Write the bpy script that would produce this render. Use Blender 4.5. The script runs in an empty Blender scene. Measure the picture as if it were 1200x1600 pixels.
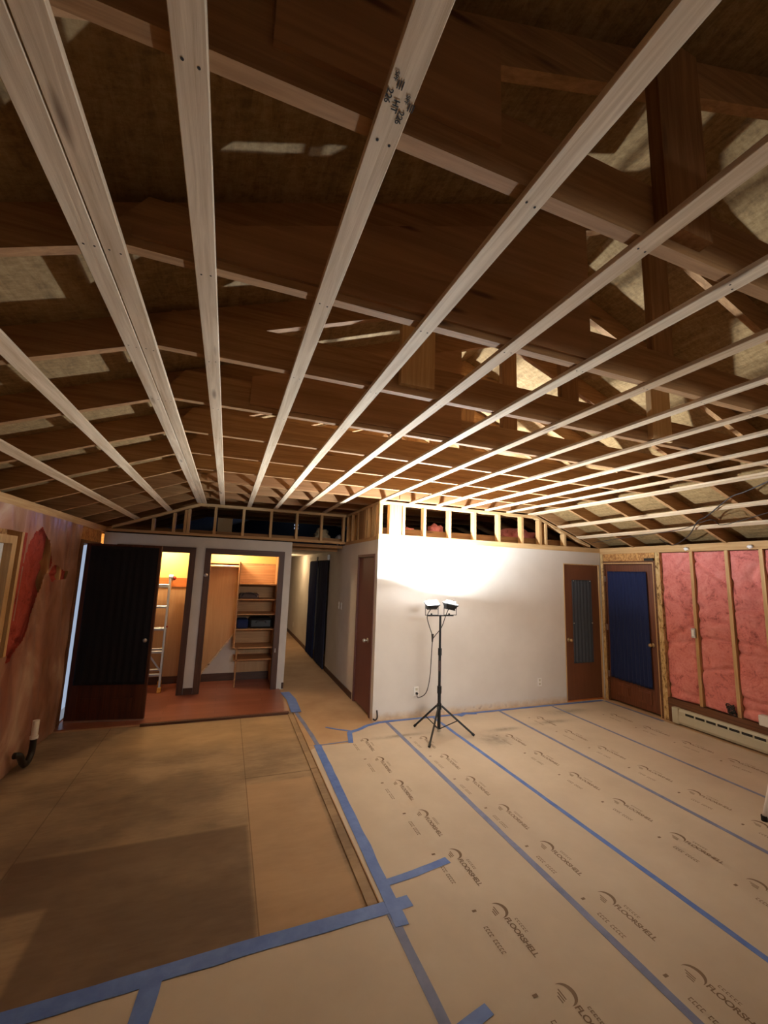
import bpy, bmesh, math, random
from mathutils import Matrix, Vector, noise
random.seed(7)
C = bpy.context.scene.collection
SC = bpy.context.scene
PI = math.pi

# ------------------------------------------------------------------ camera
def make_camera():
    f, yaw, pitch, roll, h = 645.56, 0.3551, 0.1451, 0.0339, 1.83
    cy, sy, cp, sp = math.cos(yaw), math.sin(yaw), math.cos(pitch), math.sin(pitch)
    F = Vector((sy*cp, cy*cp, sp)); R = Vector((cy, -sy, 0)); U = R.cross(F)
    c, s = math.cos(roll), math.sin(roll)
    R2 = c*R + s*U; U2 = -s*R + c*U
    cd = bpy.data.cameras.new('camera'); cam = bpy.data.objects.new('camera', cd); C.objects.link(cam)
    M = Matrix((R2, U2, -F)).transposed().to_4x4(); M.translation = (0, 0, h)
    cam.matrix_world = M
    cd.sensor_fit = 'VERTICAL'; cd.sensor_height = 36; cd.lens = f/1600*36
    cd.clip_start = 0.02; cd.clip_end = 100
    SC.camera = cam
make_camera()

# ------------------------------------------------------------------ world, exposure, lights
vs = SC.view_settings
vs.view_transform = 'Standard'; vs.look = 'None'; vs.gamma = 1; vs.use_curve_mapping = False
vs.exposure = 0.08
w = bpy.data.worlds.new('world'); SC.world = w; w.use_nodes = True
w.node_tree.nodes['Background'].inputs[0].default_value = (0.58, 0.70, 0.92, 1)
w.node_tree.nodes['Background'].inputs[1].default_value = 0.55

def light(name, kind, loc, energy, color, size=0.1, size_y=None, n=None, spread=None):
    ld = bpy.data.lights.new(name, kind); ld.energy = energy; ld.color = color
    if kind == 'AREA':
        ld.shape = 'RECTANGLE'; ld.size = size; ld.size_y = size_y or size
        if spread: ld.spread = spread
    else:
        ld.shadow_soft_size = size
    o = bpy.data.objects.new(name, ld); C.objects.link(o); o.location = loc
    if n is not None:
        o.rotation_euler = Vector(n).to_track_quat('-Z', 'Y').to_euler()
    return o
light('gable_louver_daylight', 'AREA', (2.05, 13.8, 3.4), 24, (0.22, 0.4, 1.0), 0.3, 0.8, n=(0, -1, -0.1))
# added fill light behind the photographer, closet bulbs, hall bulb
light('rear_fill_light', 'AREA', (1.6, -2.3, 2.55), 14, (0.98, 0.97, 0.96), 2.2, 0.5, n=(0.12, 1, -0.22), spread=0.75)
light('closet_bulb_a', 'POINT', (-0.95, 7.12, 2.12), 30, (1.0, 0.74, 0.42), 0.05)
light('closet_bulb_b', 'POINT', (-0.02, 7.08, 2.12), 28, (1.0, 0.74, 0.42), 0.05)
light('hall_bulb', 'POINT', (1.35, 10.6, 2.05), 16, (1.0, 0.70, 0.38), 0.05)

WORK_W = 240
# ------------------------------------------------------------------ materials
def lin(c):
    return tuple((v/255/12.92 if v/255 <= 0.04045 else ((v/255+0.055)/1.055)**2.4) for v in c) + (1,)

class NT:
    def __init__(s, name):
        s.m = bpy.data.materials.new(name); s.m.use_nodes = True
        s.t = s.m.node_tree; s.b = s.t.nodes['Principled BSDF']
        s.out = s.t.nodes['Material Output']
    def n(s, typ, **k):
        o = s.t.nodes.new(typ)
        for a, v in k.items(): setattr(o, a, v)
        return o
    def l(s, a, b): s.t.links.new(a, b)
    def coord(s, world=False, scale=(1, 1, 1), rnd=False):
        if world:
            src = s.n('ShaderNodeNewGeometry').outputs['Position']
        else:
            src = s.n('ShaderNodeTexCoord').outputs['Object']
        mp = s.n('ShaderNodeMapping'); mp.inputs['Scale'].default_value = scale
        s.l(src, mp.inputs['Vector'])
        if rnd:
            oi = s.n('ShaderNodeObjectInfo'); mul = s.n('ShaderNodeMath', operation='MULTIPLY')
            mul.inputs[1].default_value = 37.0
            s.l(oi.outputs['Random'], mul.inputs[0])
            cx = s.n('ShaderNodeCombineXYZ')
            for i in range(3): s.l(mul.outputs[0], cx.inputs[i])
            s.l(cx.outputs[0], mp.inputs['Location'])
        return mp.outputs[0]
    def noise(s, vec, scale, detail=4, rough=0.6, dist=0.0):
        o = s.n('ShaderNodeTexNoise'); o.inputs['Scale'].default_value = scale
        o.inputs['Detail'].default_value = detail; o.inputs['Roughness'].default_value = rough
        o.inputs['Distortion'].default_value = dist
        s.l(vec, o.inputs['Vector']); return o.outputs['Fac']
    def ramp(s, fac, stops):
        r = s.n('ShaderNodeValToRGB'); e = r.color_ramp.elements
        while len(e) < len(stops): e.new(0.5)
        for i, (p, c) in enumerate(stops):
            e[i].position = p; e[i].color = lin(c) if len(c) == 3 else c
        s.l(fac, r.inputs[0]); return r.outputs[0]
    def mix(s, fac, a, b, mode='MIX'):
        m = s.n('ShaderNodeMix', data_type='RGBA', blend_type=mode)
        for sock, v in ((m.inputs[0], fac), (m.inputs[6], a), (m.inputs[7], b)):
            if hasattr(v, 'is_linked') or hasattr(v, 'node'): s.l(v, sock)
            elif isinstance(v, (int, float)): sock.default_value = v
            else: sock.default_value = lin(v)
        return m.outputs[2]
    def math(s, op, a, b=0.0, c=None):
        m = s.n('ShaderNodeMath', operation=op)
        vals = [a, b] + ([c] if c is not None else [])
        for i, v in enumerate(vals):
            if hasattr(v, 'node'): s.l(v, m.inputs[i])
            else: m.inputs[i].default_value = v
        return m.outputs[0]
    def sep(s, vec):
        o = s.n('ShaderNodeSeparateXYZ'); s.l(vec, o.inputs[0]); return o.outputs
    def bump(s, h, strength=0.3, dist=0.01):
        o = s.n('ShaderNodeBump'); o.inputs['Strength'].default_value = strength
        o.inputs['Distance'].default_value = dist
        s.l(h, o.inputs['Height']); s.l(o.outputs[0], s.b.inputs['Normal'])
    def color(s, c): s.l(c, s.b.inputs['Base Color'])
    def box(s, x, y, x0, x1, y0, y1, soft):
        """soft rectangle mask in world x, y"""
        def edge(v, e, up):
            m = s.n('ShaderNodeMapRange'); m.interpolation_type = 'SMOOTHSTEP'
            s.l(v, m.inputs['Value'])
            m.inputs['From Min'].default_value = e-soft; m.inputs['From Max'].default_value = e+soft
            m.inputs['To Min'].default_value = 0 if up else 1; m.inputs['To Max'].default_value = 1 if up else 0
            return m.outputs[0]
        a = s.math('MULTIPLY', edge(x, x0, True), edge(x, x1, False))
        b = s.math('MULTIPLY', edge(y, y0, True), edge(y, y1, False))
        return s.math('MULTIPLY', a, b)
    def blob(s, x, y, cx, cy, rx, ry):
        a = s.math('POWER', s.math('ABSOLUTE', s.math('DIVIDE', s.math('SUBTRACT', x, cx), rx)), 2)
        b = s.math('POWER', s.math('ABSOLUTE', s.math('DIVIDE', s.math('SUBTRACT', y, cy), ry)), 2)
        d = s.math('ADD', a, b)
        return s.math('POWER', 2.718, s.math('MULTIPLY', d, -1.0))

def plain(name, c, rough=0.6, metal=0.0, spec=None):
    t = NT(name); t.b.inputs['Base Color'].default_value = lin(c)
    t.b.inputs['Roughness'].default_value = rough; t.b.inputs['Metallic'].default_value = metal
    v = t.noise(t.coord(), 30, 3)
    t.color(t.mix(t.math('MULTIPLY', v, 0.25), c, tuple(int(x*0.8) for x in c)))
    return t.m

def wood(name, light_c, dark_c, axis='Y', rough=0.75, knots=True, grain=1.0, knot_c=(92, 58, 34), contrast=(0.35, 0.7)):
    t = NT(name)
    st = {'X': (0.6, 14, 14), 'Y': (14, 0.6, 14), 'Z': (14, 14, 0.6)}[axis]
    v = t.coord(scale=st, rnd=True)
    g = t.noise(v, 3.0*grain, 6, 0.65, 0.6)
    col = t.ramp(g, [(contrast[0], dark_c), (contrast[1], light_c)])
    if knots:
        kv = {'X': (1.0, 6, 6), 'Y': (6, 1.0, 6), 'Z': (6, 6, 1.0)}[axis]
        vo = t.n('ShaderNodeTexVoronoi'); vo.inputs['Scale'].default_value = 2.2
        t.l(t.coord(scale=tuple(a/1.6 for a in kv), rnd=True), vo.inputs['Vector'])
        k = t.ramp(vo.outputs['Distance'], [(0.05, (255, 255, 255)), (0.13, (0, 0, 0))])
        col = t.mix(t.math('MULTIPLY', k, 0.8), col, knot_c)
    oi = t.n('ShaderNodeObjectInfo')
    tone = t.ramp(oi.outputs['Random'], [(0.0, (226, 214, 200)), (1.0, (255, 255, 255))])
    col = t.mix(1.0, col, tone, 'MULTIPLY')
    t.color(col); t.b.inputs['Roughness'].default_value = rough
    t.bump(g, 0.25, 0.004)
    return t.m

def osb(name, a, b, scale=1.0):
    t = NT(name)
    vo = t.n('ShaderNodeTexVoronoi'); vo.inputs['Scale'].default_value = 26*scale
    t.l(t.coord(scale=(1, 2.2, 1.4)), vo.inputs['Vector'])
    n = t.noise(t.coord(), 9*scale, 5)
    f = t.math('MULTIPLY_ADD', t.sep(vo.outputs['Color'])[0], 0.5, t.math('MULTIPLY', n, 0.5))
    t.color(t.ramp(f, [(0.25, b), (0.7, a)])); t.b.inputs['Roughness'].default_value = 0.8
    t.bump(f, 0.3, 0.004); return t.m

M = {}
def sheathing():
    t = NT('roof_sheathing')
    g = t.noise(t.coord(scale=(6, 1.2, 6)), 4, 6, 0.7, 0.8); n = t.noise(t.coord(scale=(1, 2, 1)), 22, 5, 0.75)
    f = t.math('MULTIPLY_ADD', n, 0.5, t.math('MULTIPLY', g, 0.5))
    col = t.ramp(f, [(0.38, (112, 88, 52)), (0.5, (140, 112, 70)), (0.62, (160, 134, 90))])
    p = t.ramp(t.noise(t.coord(), 30, 3, 0.8), [(0.62, (0, 0, 0)), (0.72, (255, 255, 255))])
    t.color(t.mix(t.math('MULTIPLY', p, 0.45), col, (84, 62, 34))); t.b.inputs['Roughness'].default_value = 0.85
    return t.m
for ax in 'XYZ':
    M['pine'+ax] = wood('new_pine_'+ax, (242, 226, 200), (204, 180, 148), ax)
    M['old'+ax] = wood('aged_lumber_'+ax, (190, 148, 100), (150, 110, 68), ax, knot_c=(70, 40, 24))
    M['frame'+ax] = wood('framing_lumber_'+ax, (228, 196, 146), (200, 160, 108), ax)
M['ply'] = wood('plywood_gusset', (188, 142, 98), (154, 112, 72), 'X', knots=True, grain=0.5, knot_c=(84, 46, 28))
M['sheath'] = sheathing()
M['osb'] = osb('osb_panel', (206, 156, 92), (150, 98, 52))
M['doorwood'] = wood('stained_door', (98, 52, 30), (62, 30, 18), 'Z', knots=False, rough=0.45)
M['doorflat'] = wood('flush_brown_door', (128, 82, 54), (108, 66, 42), 'Z', knots=False, rough=0.5, contrast=(0.2, 0.85))
M['doorplum'] = wood('flush_plum_brown_door', (122, 78, 72), (104, 62, 56), 'Z', knots=False, rough=0.5, contrast=(0.2, 0.85))
M['doormid'] = wood('mid_brown_door', (134, 80, 50), (98, 54, 32), 'Z', knots=False, rough=0.5)
M['casing'] = wood('dark_casing', (98, 62, 40), (70, 42, 26), 'Z', knots=False, rough=0.5)
M['casingX'] = wood('dark_casing_x', (98, 62, 40), (70, 42, 26), 'X', knots=False, rough=0.5)
M['brownboard'] = wood('brown_backing_board', (122, 78, 46), (90, 54, 30), 'Y', knots=False, rough=0.7)
M['shelf'] = wood('closet_shelf_wood', (214, 168, 120), (186, 138, 92), 'X', knots=False)
M['closetpanel'] = wood('closet_panelling', (220, 186, 146), (206, 168, 126), 'Z', knots=False, grain=0.6)
M['hookboard'] = wood('orange_hook_board', (210, 128, 62), (180, 100, 46), 'X', knots=False)
M['dimboard'] = plain('unlit_gable_board', (46, 50, 62), 0.9)  # gable boards, the gloom of the attic void put into their colour
M['cream_paint'] = plain('cream_yellow_paint', (236, 206, 130), 0.8)
M['navy'] = plain('navy_cloth', (24, 38, 82), 0.95)
M['darknavy'] = plain('dark_navy_cloth', (12, 15, 28), 0.95)
M['blackcloth'] = plain('black_blue_cloth', (44, 48, 70), 0.95)
M['towel'] = plain('blue_grey_cloth', (70, 76, 84), 0.95)
M['black'] = plain('black_paint', (22, 24, 26), 0.45)
M['cable'] = plain('cable_rubber', (40, 34, 32), 0.6)
M['steel'] = plain('bright_metal', (200, 196, 190), 0.3, 0.9)
M['brass'] = plain('brass_metal', (190, 170, 130), 0.3, 0.9)
M['alu'] = plain('aluminium', (206, 208, 212), 0.35, 0.6)
M['white'] = plain('white_plastic', (248, 246, 242), 0.45)
M['cream'] = plain('cream_enamel', (206, 200, 178), 0.5)
M['darkslot'] = plain('dark_slot', (36, 32, 28), 0.8)
M['pipe'] = plain('dark_pipe', (40, 34, 30), 0.5)
M['yellow'] = plain('yellow_rubber', (226, 168, 70), 0.6)
M['red'] = plain('red_plastic', (170, 40, 28), 0.5)
M['cardboard'] = plain('cardboard', (178, 158, 124), 0.9)
M['darkfab'] = plain('dark_fabric', (46, 44, 50), 0.9)
M['greyfab'] = plain('grey_brown_fabric', (92, 76, 72), 0.9)
M['chrome_lens'] = plain('reflector', (220, 220, 220), 0.15, 1.0)
M['ink'] = plain('faded_print_ink', (132, 110, 92), 0.9)
M['stamp'] = plain('black_stamp_ink', (40, 34, 30), 0.9)

def drywall():
    t = NT('painted_drywall')
    pos = t.coord(world=True); x, y, z = t.sep(pos)
    n = t.noise(pos, 1.6, 4); n2 = t.noise(pos, 14, 5)
    base = t.ramp(n, [(0.3, (212, 206, 198)), (0.75, (224, 219, 212))])
    # torn and stained strip where the baseboard used to be, ragged upper edge
    e = t.math('ADD', z, t.math('MULTIPLY', t.math('SUBTRACT', n2, 0.5), 0.09))
    mr = t.n('ShaderNodeMapRange'); t.l(e, mr.inputs['Value'])
    mr.inputs['From Min'].default_value = 0.10; mr.inputs['From Max'].default_value = 0.02
    stain = t.math('MULTIPLY', mr.outputs[0], 0.75)
    patch = t.ramp(t.noise(pos, 9, 4), [(0.35, (196, 164, 124)), (0.6, (222, 198, 164)), (0.75, (150, 106, 70))])
    t.color(t.mix(stain, base, patch)); t.b.inputs['Roughness'].default_value = 0.85
    t.bump(n2, 0.08, 0.003); return t.m
M['drywall'] = drywall()
def drywall2():
    t = NT('plain_painted_drywall'); pos = t.coord(world=True)
    t.color(t.ramp(t.noise(pos, 2, 4), [(0.3, (204, 198, 190)), (0.75, (218, 213, 206))]))
    t.b.inputs['Roughness'].default_value = 0.85; return t.m
M['drywall2'] = drywall2()

def subfloor():
    t = NT('worn_plywood_subfloor')
    pos = t.coord(world=True); x, y, z = t.sep(pos)
    g = t.noise(t.coord(world=True, scale=(2, 10, 2)), 3, 6, 0.65, 0.5)
    big = t.noise(t.coord(world=True, scale=(1.0, 1.6, 1)), 1.3, 5, 0.6)
    base = t.ramp(g, [(0.3, (142, 118, 92)), (0.7, (168, 144, 116))])
    st = t.ramp(big, [(0.42, (104, 82, 62)), (0.62, (180, 150, 116))])
    col = t.mix(0.45, base, st)
    # far sheet, paler and dusty
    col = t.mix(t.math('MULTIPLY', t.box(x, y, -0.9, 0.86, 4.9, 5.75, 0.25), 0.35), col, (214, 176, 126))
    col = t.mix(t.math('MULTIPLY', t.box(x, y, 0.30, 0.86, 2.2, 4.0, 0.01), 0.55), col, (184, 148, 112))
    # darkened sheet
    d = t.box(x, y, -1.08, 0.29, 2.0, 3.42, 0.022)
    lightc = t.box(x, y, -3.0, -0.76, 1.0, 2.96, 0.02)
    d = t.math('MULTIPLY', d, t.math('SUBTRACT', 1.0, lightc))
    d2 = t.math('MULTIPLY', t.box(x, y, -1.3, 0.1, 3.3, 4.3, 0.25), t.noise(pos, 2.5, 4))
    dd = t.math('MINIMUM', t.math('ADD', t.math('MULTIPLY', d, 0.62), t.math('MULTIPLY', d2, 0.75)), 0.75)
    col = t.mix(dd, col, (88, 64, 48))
    # sheet seams
    for sx in (0.305, -1.08):
        s = t.math('LESS_THAN', t.math('ABSOLUTE', t.math('SUBTRACT', x, sx)), 0.004)
        col = t.mix(t.math('MULTIPLY', s, 0.5), col, (80, 58, 40))
    s = t.math('LESS_THAN', t.math('ABSOLUTE', t.math('SUBTRACT', y, 4.12)), 0.006)
    s = t.math('MULTIPLY', s, t.math('GREATER_THAN', x, 0.3))
    col = t.mix(t.math('MULTIPLY', s, 0.6), col, (80, 58, 40))
    t.color(col); t.b.inputs['Roughness'].default_value = 0.8; t.bump(g, 0.2, 0.003)
    return t.m
M['subfloor'] = subfloor()

def paper():
    t = NT('brown_floor_paper')
    pos = t.coord(world=True); x, y, z = t.sep(pos)
    n = t.noise(pos, 1.2, 5, 0.6); n3 = t.noise(t.coord(world=True, scale=(3, 1, 1)), 4, 4)
    col = t.ramp(n, [(0.3, (190, 174, 156)), (0.7, (208, 193, 175))])
    sm = None
    for c in ((3.0, 4.22, 0.17, 0.16), (4.62, 4.78, 0.34, 0.10), (4.1, 4.5, 0.25, 0.05), (2.0, 4.6, 0.3, 0.04), (3.3, 4.45, 0.2, 0.05)):
        b = t.blob(x, y, *c); sm = b if sm is None else t.math('ADD', sm, b)
    sm = t.math('MULTIPLY', sm, t.math('MULTIPLY_ADD', t.noise(pos, 12, 5, 0.7), 1.6, -0.25))
    sm = t.math('MULTIPLY', t.math('MAXIMUM', t.math('MINIMUM', sm, 1.0), 0.0), 0.75)
    col = t.mix(sm, col, (70, 62, 58))
    t.color(col); t.b.inputs['Roughness'].default_value = 0.75
    t.bump(t.noise(pos, 5, 5), 0.35, 0.006); return t.m
M['paper'] = paper()
def paper2():
    t = NT('plain_brown_paper'); pos = t.coord(world=True)
    t.color(t.ramp(t.noise(pos, 2.2, 5, 0.6), [(0.3, (176, 142, 108)), (0.7, (198, 164, 128))]))
    t.b.inputs['Roughness'].default_value = 0.75; t.bump(t.noise(pos, 6, 5), 0.3, 0.006); return t.m
M['paper2'] = paper2()

def laminate():
    t = NT('red_brown_laminate'); pos = t.coord(world=True); x, y, z = t.sep(pos)
    br = t.n('ShaderNodeTexBrick'); t.l(pos, br.inputs['Vector'])
    br.inputs['Scale'].default_value = 1.0; br.inputs['Brick Width'].default_value = 1.2
    br.inputs['Row Height'].default_value = 0.125; br.inputs['Mortar Size'].default_value = 0.0015
    br.inputs['Color1'].default_value = lin((160, 100, 78)); br.inputs['Color2'].default_value = lin((136, 80, 60))
    br.inputs['Mortar'].default_value = lin((70, 32, 22))
    g = t.noise(t.coord(world=True, scale=(1, 12, 1)), 4, 5)
    t.color(t.mix(t.math('MULTIPLY', g, 0.5), br.outputs['Color'], (112, 54, 36)))
    t.b.inputs['Roughness'].default_value = 0.32; return t.m
M['laminate'] = laminate()

def tape():
    t = NT('blue_masking_tape'); v = t.coord(world=True)
    n = t.noise(v, 9, 4)
    t.color(t.ramp(n, [(0.3, (80, 112, 190)), (0.7, (104, 136, 206))]))
    t.b.inputs['Roughness'].default_value = 0.6; t.bump(t.noise(v, 30, 4), 0.5, 0.004); return t.m
M['tape'] = tape()
def tape2():
    t = NT('dusty_blue_masking_tape'); v = t.coord(world=True)
    t.color(t.ramp(t.noise(v, 9, 4), [(0.3, (112, 122, 160)), (0.7, (132, 140, 176))]))
    t.b.inputs['Roughness'].default_value = 0.7; t.bump(t.noise(v, 30, 4), 0.5, 0.004); return t.m
M['tape2'] = tape2()

def pinkwool(name, a, b, c):
    t = NT(name); v = t.coord(rnd=True)
    n = t.noise(v, 7, 6, 0.65, 1.0); n2 = t.noise(v, 45, 5, 0.7)
    f = t.math('MULTIPLY_ADD', n2, 0.35, t.math('MULTIPLY', n, 0.65))
    t.color(t.ramp(f, [(0.32, c), (0.45, b), (0.68, a)])); t.b.inputs['Roughness'].default_value = 1.0
    t.bump(f, 0.8, 0.02); return t.m
M['pink'] = pinkwool('pink_fibreglass', (236, 158, 150), (218, 126, 120), (140, 66, 62))
M['redwool'] = pinkwool('reddish_fibreglass', (190, 84, 66), (166, 64, 52), (96, 30, 24))

def film():
    t = NT('clear_vapour_film'); v = t.coord(world=True)
    n = t.noise(t.coord(world=True, scale=(1, 1.0, 0.6)), 2.6, 5, 0.55, 0.8)
    t.b.inputs['Base Color'].default_value = lin((186, 140, 118)); t.b.inputs['Roughness'].default_value = 0.3
    t.color(t.ramp(n, [(0.35, (176, 124, 102)), (0.55, (200, 152, 128)), (0.75, (232, 204, 180))]))
    a = t.math('MULTIPLY_ADD', n, 0.5, 0.42); t.l(a, t.b.inputs['Alpha'])
    t.bump(n, 0.5, 0.03); return t.m
M['film'] = film()
def foamwood():
    t = NT('foam_smeared_stud'); v = t.coord(scale=(1, 1, 0.35), rnd=True)
    n = t.noise(v, 22, 6, 0.7, 1.2)
    t.color(t.ramp(n, [(0.36, (96, 64, 34)), (0.47, (206, 170, 112)), (0.7, (232, 208, 160))]))
    t.b.inputs['Roughness'].default_value = 0.9; t.bump(n, 0.8, 0.015); return t.m
M['foam'] = foamwood()
def frosted():
    t = NT('frosted_glass'); t.b.inputs['Base Color'].default_value = lin((216, 224, 236))
    t.b.inputs['Roughness'].default_value = 0.5; t.b.inputs['Transmission Weight'].default_value = 0.85
    return t.m
M['frosted'] = frosted()
def clear():
    t = NT('clear_lens_glass'); t.b.inputs['Roughness'].default_value = 0.02
    t.b.inputs['Transmission Weight'].default_value = 1.0; return t.m
M['clear'] = clear()
def emis(name, c, s):
    t = NT(name); t.b.inputs['Base Color'].default_value = (1, 1, 1, 1)
    t.b.inputs['Emission Color'].default_value = lin(c); t.b.inputs['Emission Strength'].default_value = s
    return t.m
M['glow'] = emis('lamp_glow', (250, 252, 255), 120)
def atticfloor():
    t = NT('attic_floor_dust'); v = t.coord(world=True)
    t.color(t.ramp(t.noise(v, 6, 5), [(0.3, (56, 48, 42)), (0.7, (88, 72, 58))])); t.b.inputs['Roughness'].default_value = 1
    return t.m
M['attic'] = atticfloor()

# ------------------------------------------------------------------ mesh helpers
def bx(bm, x0, x1, y0, y1, z0, z1):
    v = [bm.verts.new(p) for p in ((x0,y0,z0),(x1,y0,z0),(x1,y1,z0),(x0,y1,z0),(x0,y0,z1),(x1,y0,z1),(x1,y1,z1),(x0,y1,z1))]
    for f in ((0,3,2,1),(4,5,6,7),(0,1,5,4),(1,2,6,5),(2,3,7,6),(3,0,4,7)):
        bm.faces.new([v[i] for i in f])
    return bm
def prism(bm, pts, a, b, plane='XZ'):
    """polygon pts in a plane, extruded between a and b on the third axis"""
    def P(p, k):
        return {'XZ': (p[0], k, p[1]), 'XY': (p[0], p[1], k), 'YZ': (k, p[0], p[1])}[plane]
    A = [bm.verts.new(P(p, a)) for p in pts]; B = [bm.verts.new(P(p, b)) for p in pts]
    n = len(pts); bm.faces.new(A); bm.faces.new(B[::-1])
    for i in range(n): bm.faces.new((A[i], B[i], B[(i+1) % n], A[(i+1) % n]))
    return bm
def tube(bm, pts, r, seg=10, cap=True):
    pts = [Vector(p) for p in pts]; rings = []
    rs = r if isinstance(r, (list, tuple)) else [r]*len(pts)
    up = None
    for i, p in enumerate(pts):
        d = (pts[min(i+1, len(pts)-1)] - pts[max(i-1, 0)]).normalized()
        if up is None:
            up = Vector((0, 0, 1)) if abs(d.z) < 0.9 else Vector((1, 0, 0))
        s = d.cross(up).normalized(); up = s.cross(d).normalized()
        rings.append([bm.verts.new(p + rs[i]*(math.cos(2*PI*k/seg)*s + math.sin(2*PI*k/seg)*up)) for k in range(seg)])
    for a, b in zip(rings, rings[1:]):
        for k in range(seg): bm.faces.new((a[k], a[(k+1) % seg], b[(k+1) % seg], b[k]))
    if cap: bm.faces.new(rings[0][::-1]); bm.faces.new(rings[-1])
    return bm
def smooth(pts, n=6):
    pts = [Vector(p) for p in pts]; out = []
    P = [pts[0]] + pts + [pts[-1]]
    for i in range(1, len(P)-2):
        for k in range(n):
            t = k/n; a, b, c, d = P[i-1], P[i], P[i+1], P[i+2]
            out.append(0.5*((2*b)+(c-a)*t+(2*a-5*b+4*c-d)*t*t+(-a+3*b-3*c+d)*t**3))
    out.append(pts[-1]); return out
def obj(name, bm, mat, parent=None, origin=(0, 0, 0), bevel=0.0, shade=False):
    bmesh.ops.remove_doubles(bm, verts=bm.verts, dist=1e-6)
    bmesh.ops.recalc_face_normals(bm, faces=bm.faces)
    if bevel:
        bmesh.ops.bevel(bm, geom=bm.edges[:], offset=bevel, segments=1, affect='EDGES', clamp_overlap=True)
    if parent is not None: origin = world_loc(parent)
    bmesh.ops.translate(bm, verts=bm.verts, vec=-Vector(origin))
    me = bpy.data.meshes.new(name); bm.to_mesh(me); bm.free()
    me.materials.append(M[mat] if isinstance(mat, str) else mat)
    if shade:
        for p in me.polygons: p.use_smooth = True
    o = bpy.data.objects.new(name, me); C.objects.link(o)
    if parent is not None: o.parent = parent
    else: o.location = origin
    return o
def merge(o, bm, mat):
    """surface marks become part of the mesh of the thing they are on, in their own material"""
    w_ = world_loc(o); b2 = bmesh.new(); b2.from_mesh(o.data); o.data.materials.append(M[mat]); mi = len(o.data.materials)-1
    vm = {v: b2.verts.new(v.co - w_) for v in bm.verts}
    for f in bm.faces:
        g = b2.faces.new([vm[v] for v in f.verts]); g.material_index = mi
    b2.to_mesh(o.data); b2.free(); bm.free(); return o
def world_loc(o):
    v = Vector(o.location)
    while o.parent: o = o.parent; v = v + o.location
    return v
def B(*boxes):
    bm = bmesh.new()
    for b in boxes: bx(bm, *b)
    return bm
def thing(name, label, cat, loc=(0, 0, 0), group=None):
    o = bpy.data.objects.new(name, None); C.objects.link(o); o.location = loc; o.empty_display_size = 0.1
    o['label'] = label; o['category'] = cat
    if group: o['group'] = group
    return o
def tag(o, label, cat, group=None):
    o['label'] = label; o['category'] = cat
    if group: o['group'] = group
    return o
def struct(name, bm, mat, label, cat, parent=None):
    o = obj(name, bm, mat, parent)
    if parent is None: o['kind'] = 'structure'; o['label'] = label; o['category'] = cat
    return o
def sthing(name, label, cat, loc):
    o = thing(name, label, cat, loc); o['kind'] = 'structure'; return o
def ordn(i):
    return ['first','second','third','fourth','fifth','sixth','seventh','eighth','ninth','tenth','eleventh','twelfth','thirteenth','fourteenth','fifteenth'][i]

# ------------------------------------------------------------------ key dimensions
XL, XR = -1.645, 5.70          # inner faces of side walls
YB = -2.6                      # wall behind the photographer
YW, YC = 5.126, 6.785          # white wall, closet wall
XC, XE = 1.838, 0.956          # hall sides
HD, HP = 2.26, 2.335           # drywall top, top of plate
TZ = 2.80                      # underside of ties
SL = 0.38                      # slope
XA, XB, XM = -0.458, 4.45, 1.996
RT = 0.15
GYD = 13.9
def rz(x): return TZ + SL*((x-XA) if x < XM else (XB-x))

# ------------------------------------------------------------------ structure
# floor: main slab with a shallow recess on the left
struct('floor', B((XL-.1, XR+.1, YB-.1, 2.37, -.12, 0), (0.95, XR+.1, 2.37, 5.72, -.12, 0), (XL-.1, XR+.1, 5.72, 13.6, -.12, 0)), 'paper2', 'floor of the room and hallway', 'floor')
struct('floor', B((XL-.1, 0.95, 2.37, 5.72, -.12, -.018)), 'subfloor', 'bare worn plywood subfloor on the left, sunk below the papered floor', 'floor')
struct('floor', B((XL, 0.90, 5.72, 7.46, 0, .012)), 'laminate', 'red brown laminate floor in front of the closets', 'floor')
struct('trim_1', B((0.885, 0.945, 2.372, 5.68, -.018, -.006)), 'subfloor', 'pale wooden nailing strip along the edge of the bare subfloor', 'trim')
struct('trim_2', B((-0.79, 0.90, 5.690, 5.719, -.018, .008)), 'casingX', 'dark threshold strip at the front edge of the laminate', 'trim')

# white wall (door opening 4.93..5.66)
struct('wall_white', B((XC, 4.925, YW, YW+.11, 0, HD), (4.925, 5.665, YW, YW+.11, 2.065, HD), (5.665, XR-.001, YW, YW+.11, 0, HD)), 'drywall', 'white painted wall with the work light in front of it', 'wall')
# hall wall with door opening, curtained opening and far part
struct('wall_hall', B((XC, XC+.1, YW+.111, 5.225, 0, HD), (XC, XC+.1, 5.225, 5.99, 2.075, HD), (XC, XC+.1, 5.99, 7.85, 0, HD),
                      (XC, XC+.1, 7.85, 9.75, 2.09, HD), (XC, XC+.1, 9.75, 13.3, 0, HD)), 'drywall2', 'painted wall along the right side of the hallway', 'wall')
struct('wall_hall_left', B((XE-.12, XE, YC+.101, 13.3, 0, HD)), 'drywall2', 'painted wall along the left side of the hallway', 'wall')
struct('wall_hall_end', B((XE-.12, XC+.1, 13.301, 13.4, 0, HD)), 'drywall2', 'wall closing the far end of the hallway', 'wall')
struct('ceiling_hall', B((XE-.12, XC+.1, 7.5, 13.4, 2.19, 2.21)), 'drywall2', 'hallway ceiling', 'ceiling')
struct('baseboard_hall', B((XC-.012, XC, 6.06, 7.84, 0.001, .085), (XC-.012, XC, 9.76, 13.3, 0.001, .085)), 'casing', 'dark baseboard along the right side of the hallway', 'baseboard')
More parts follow.
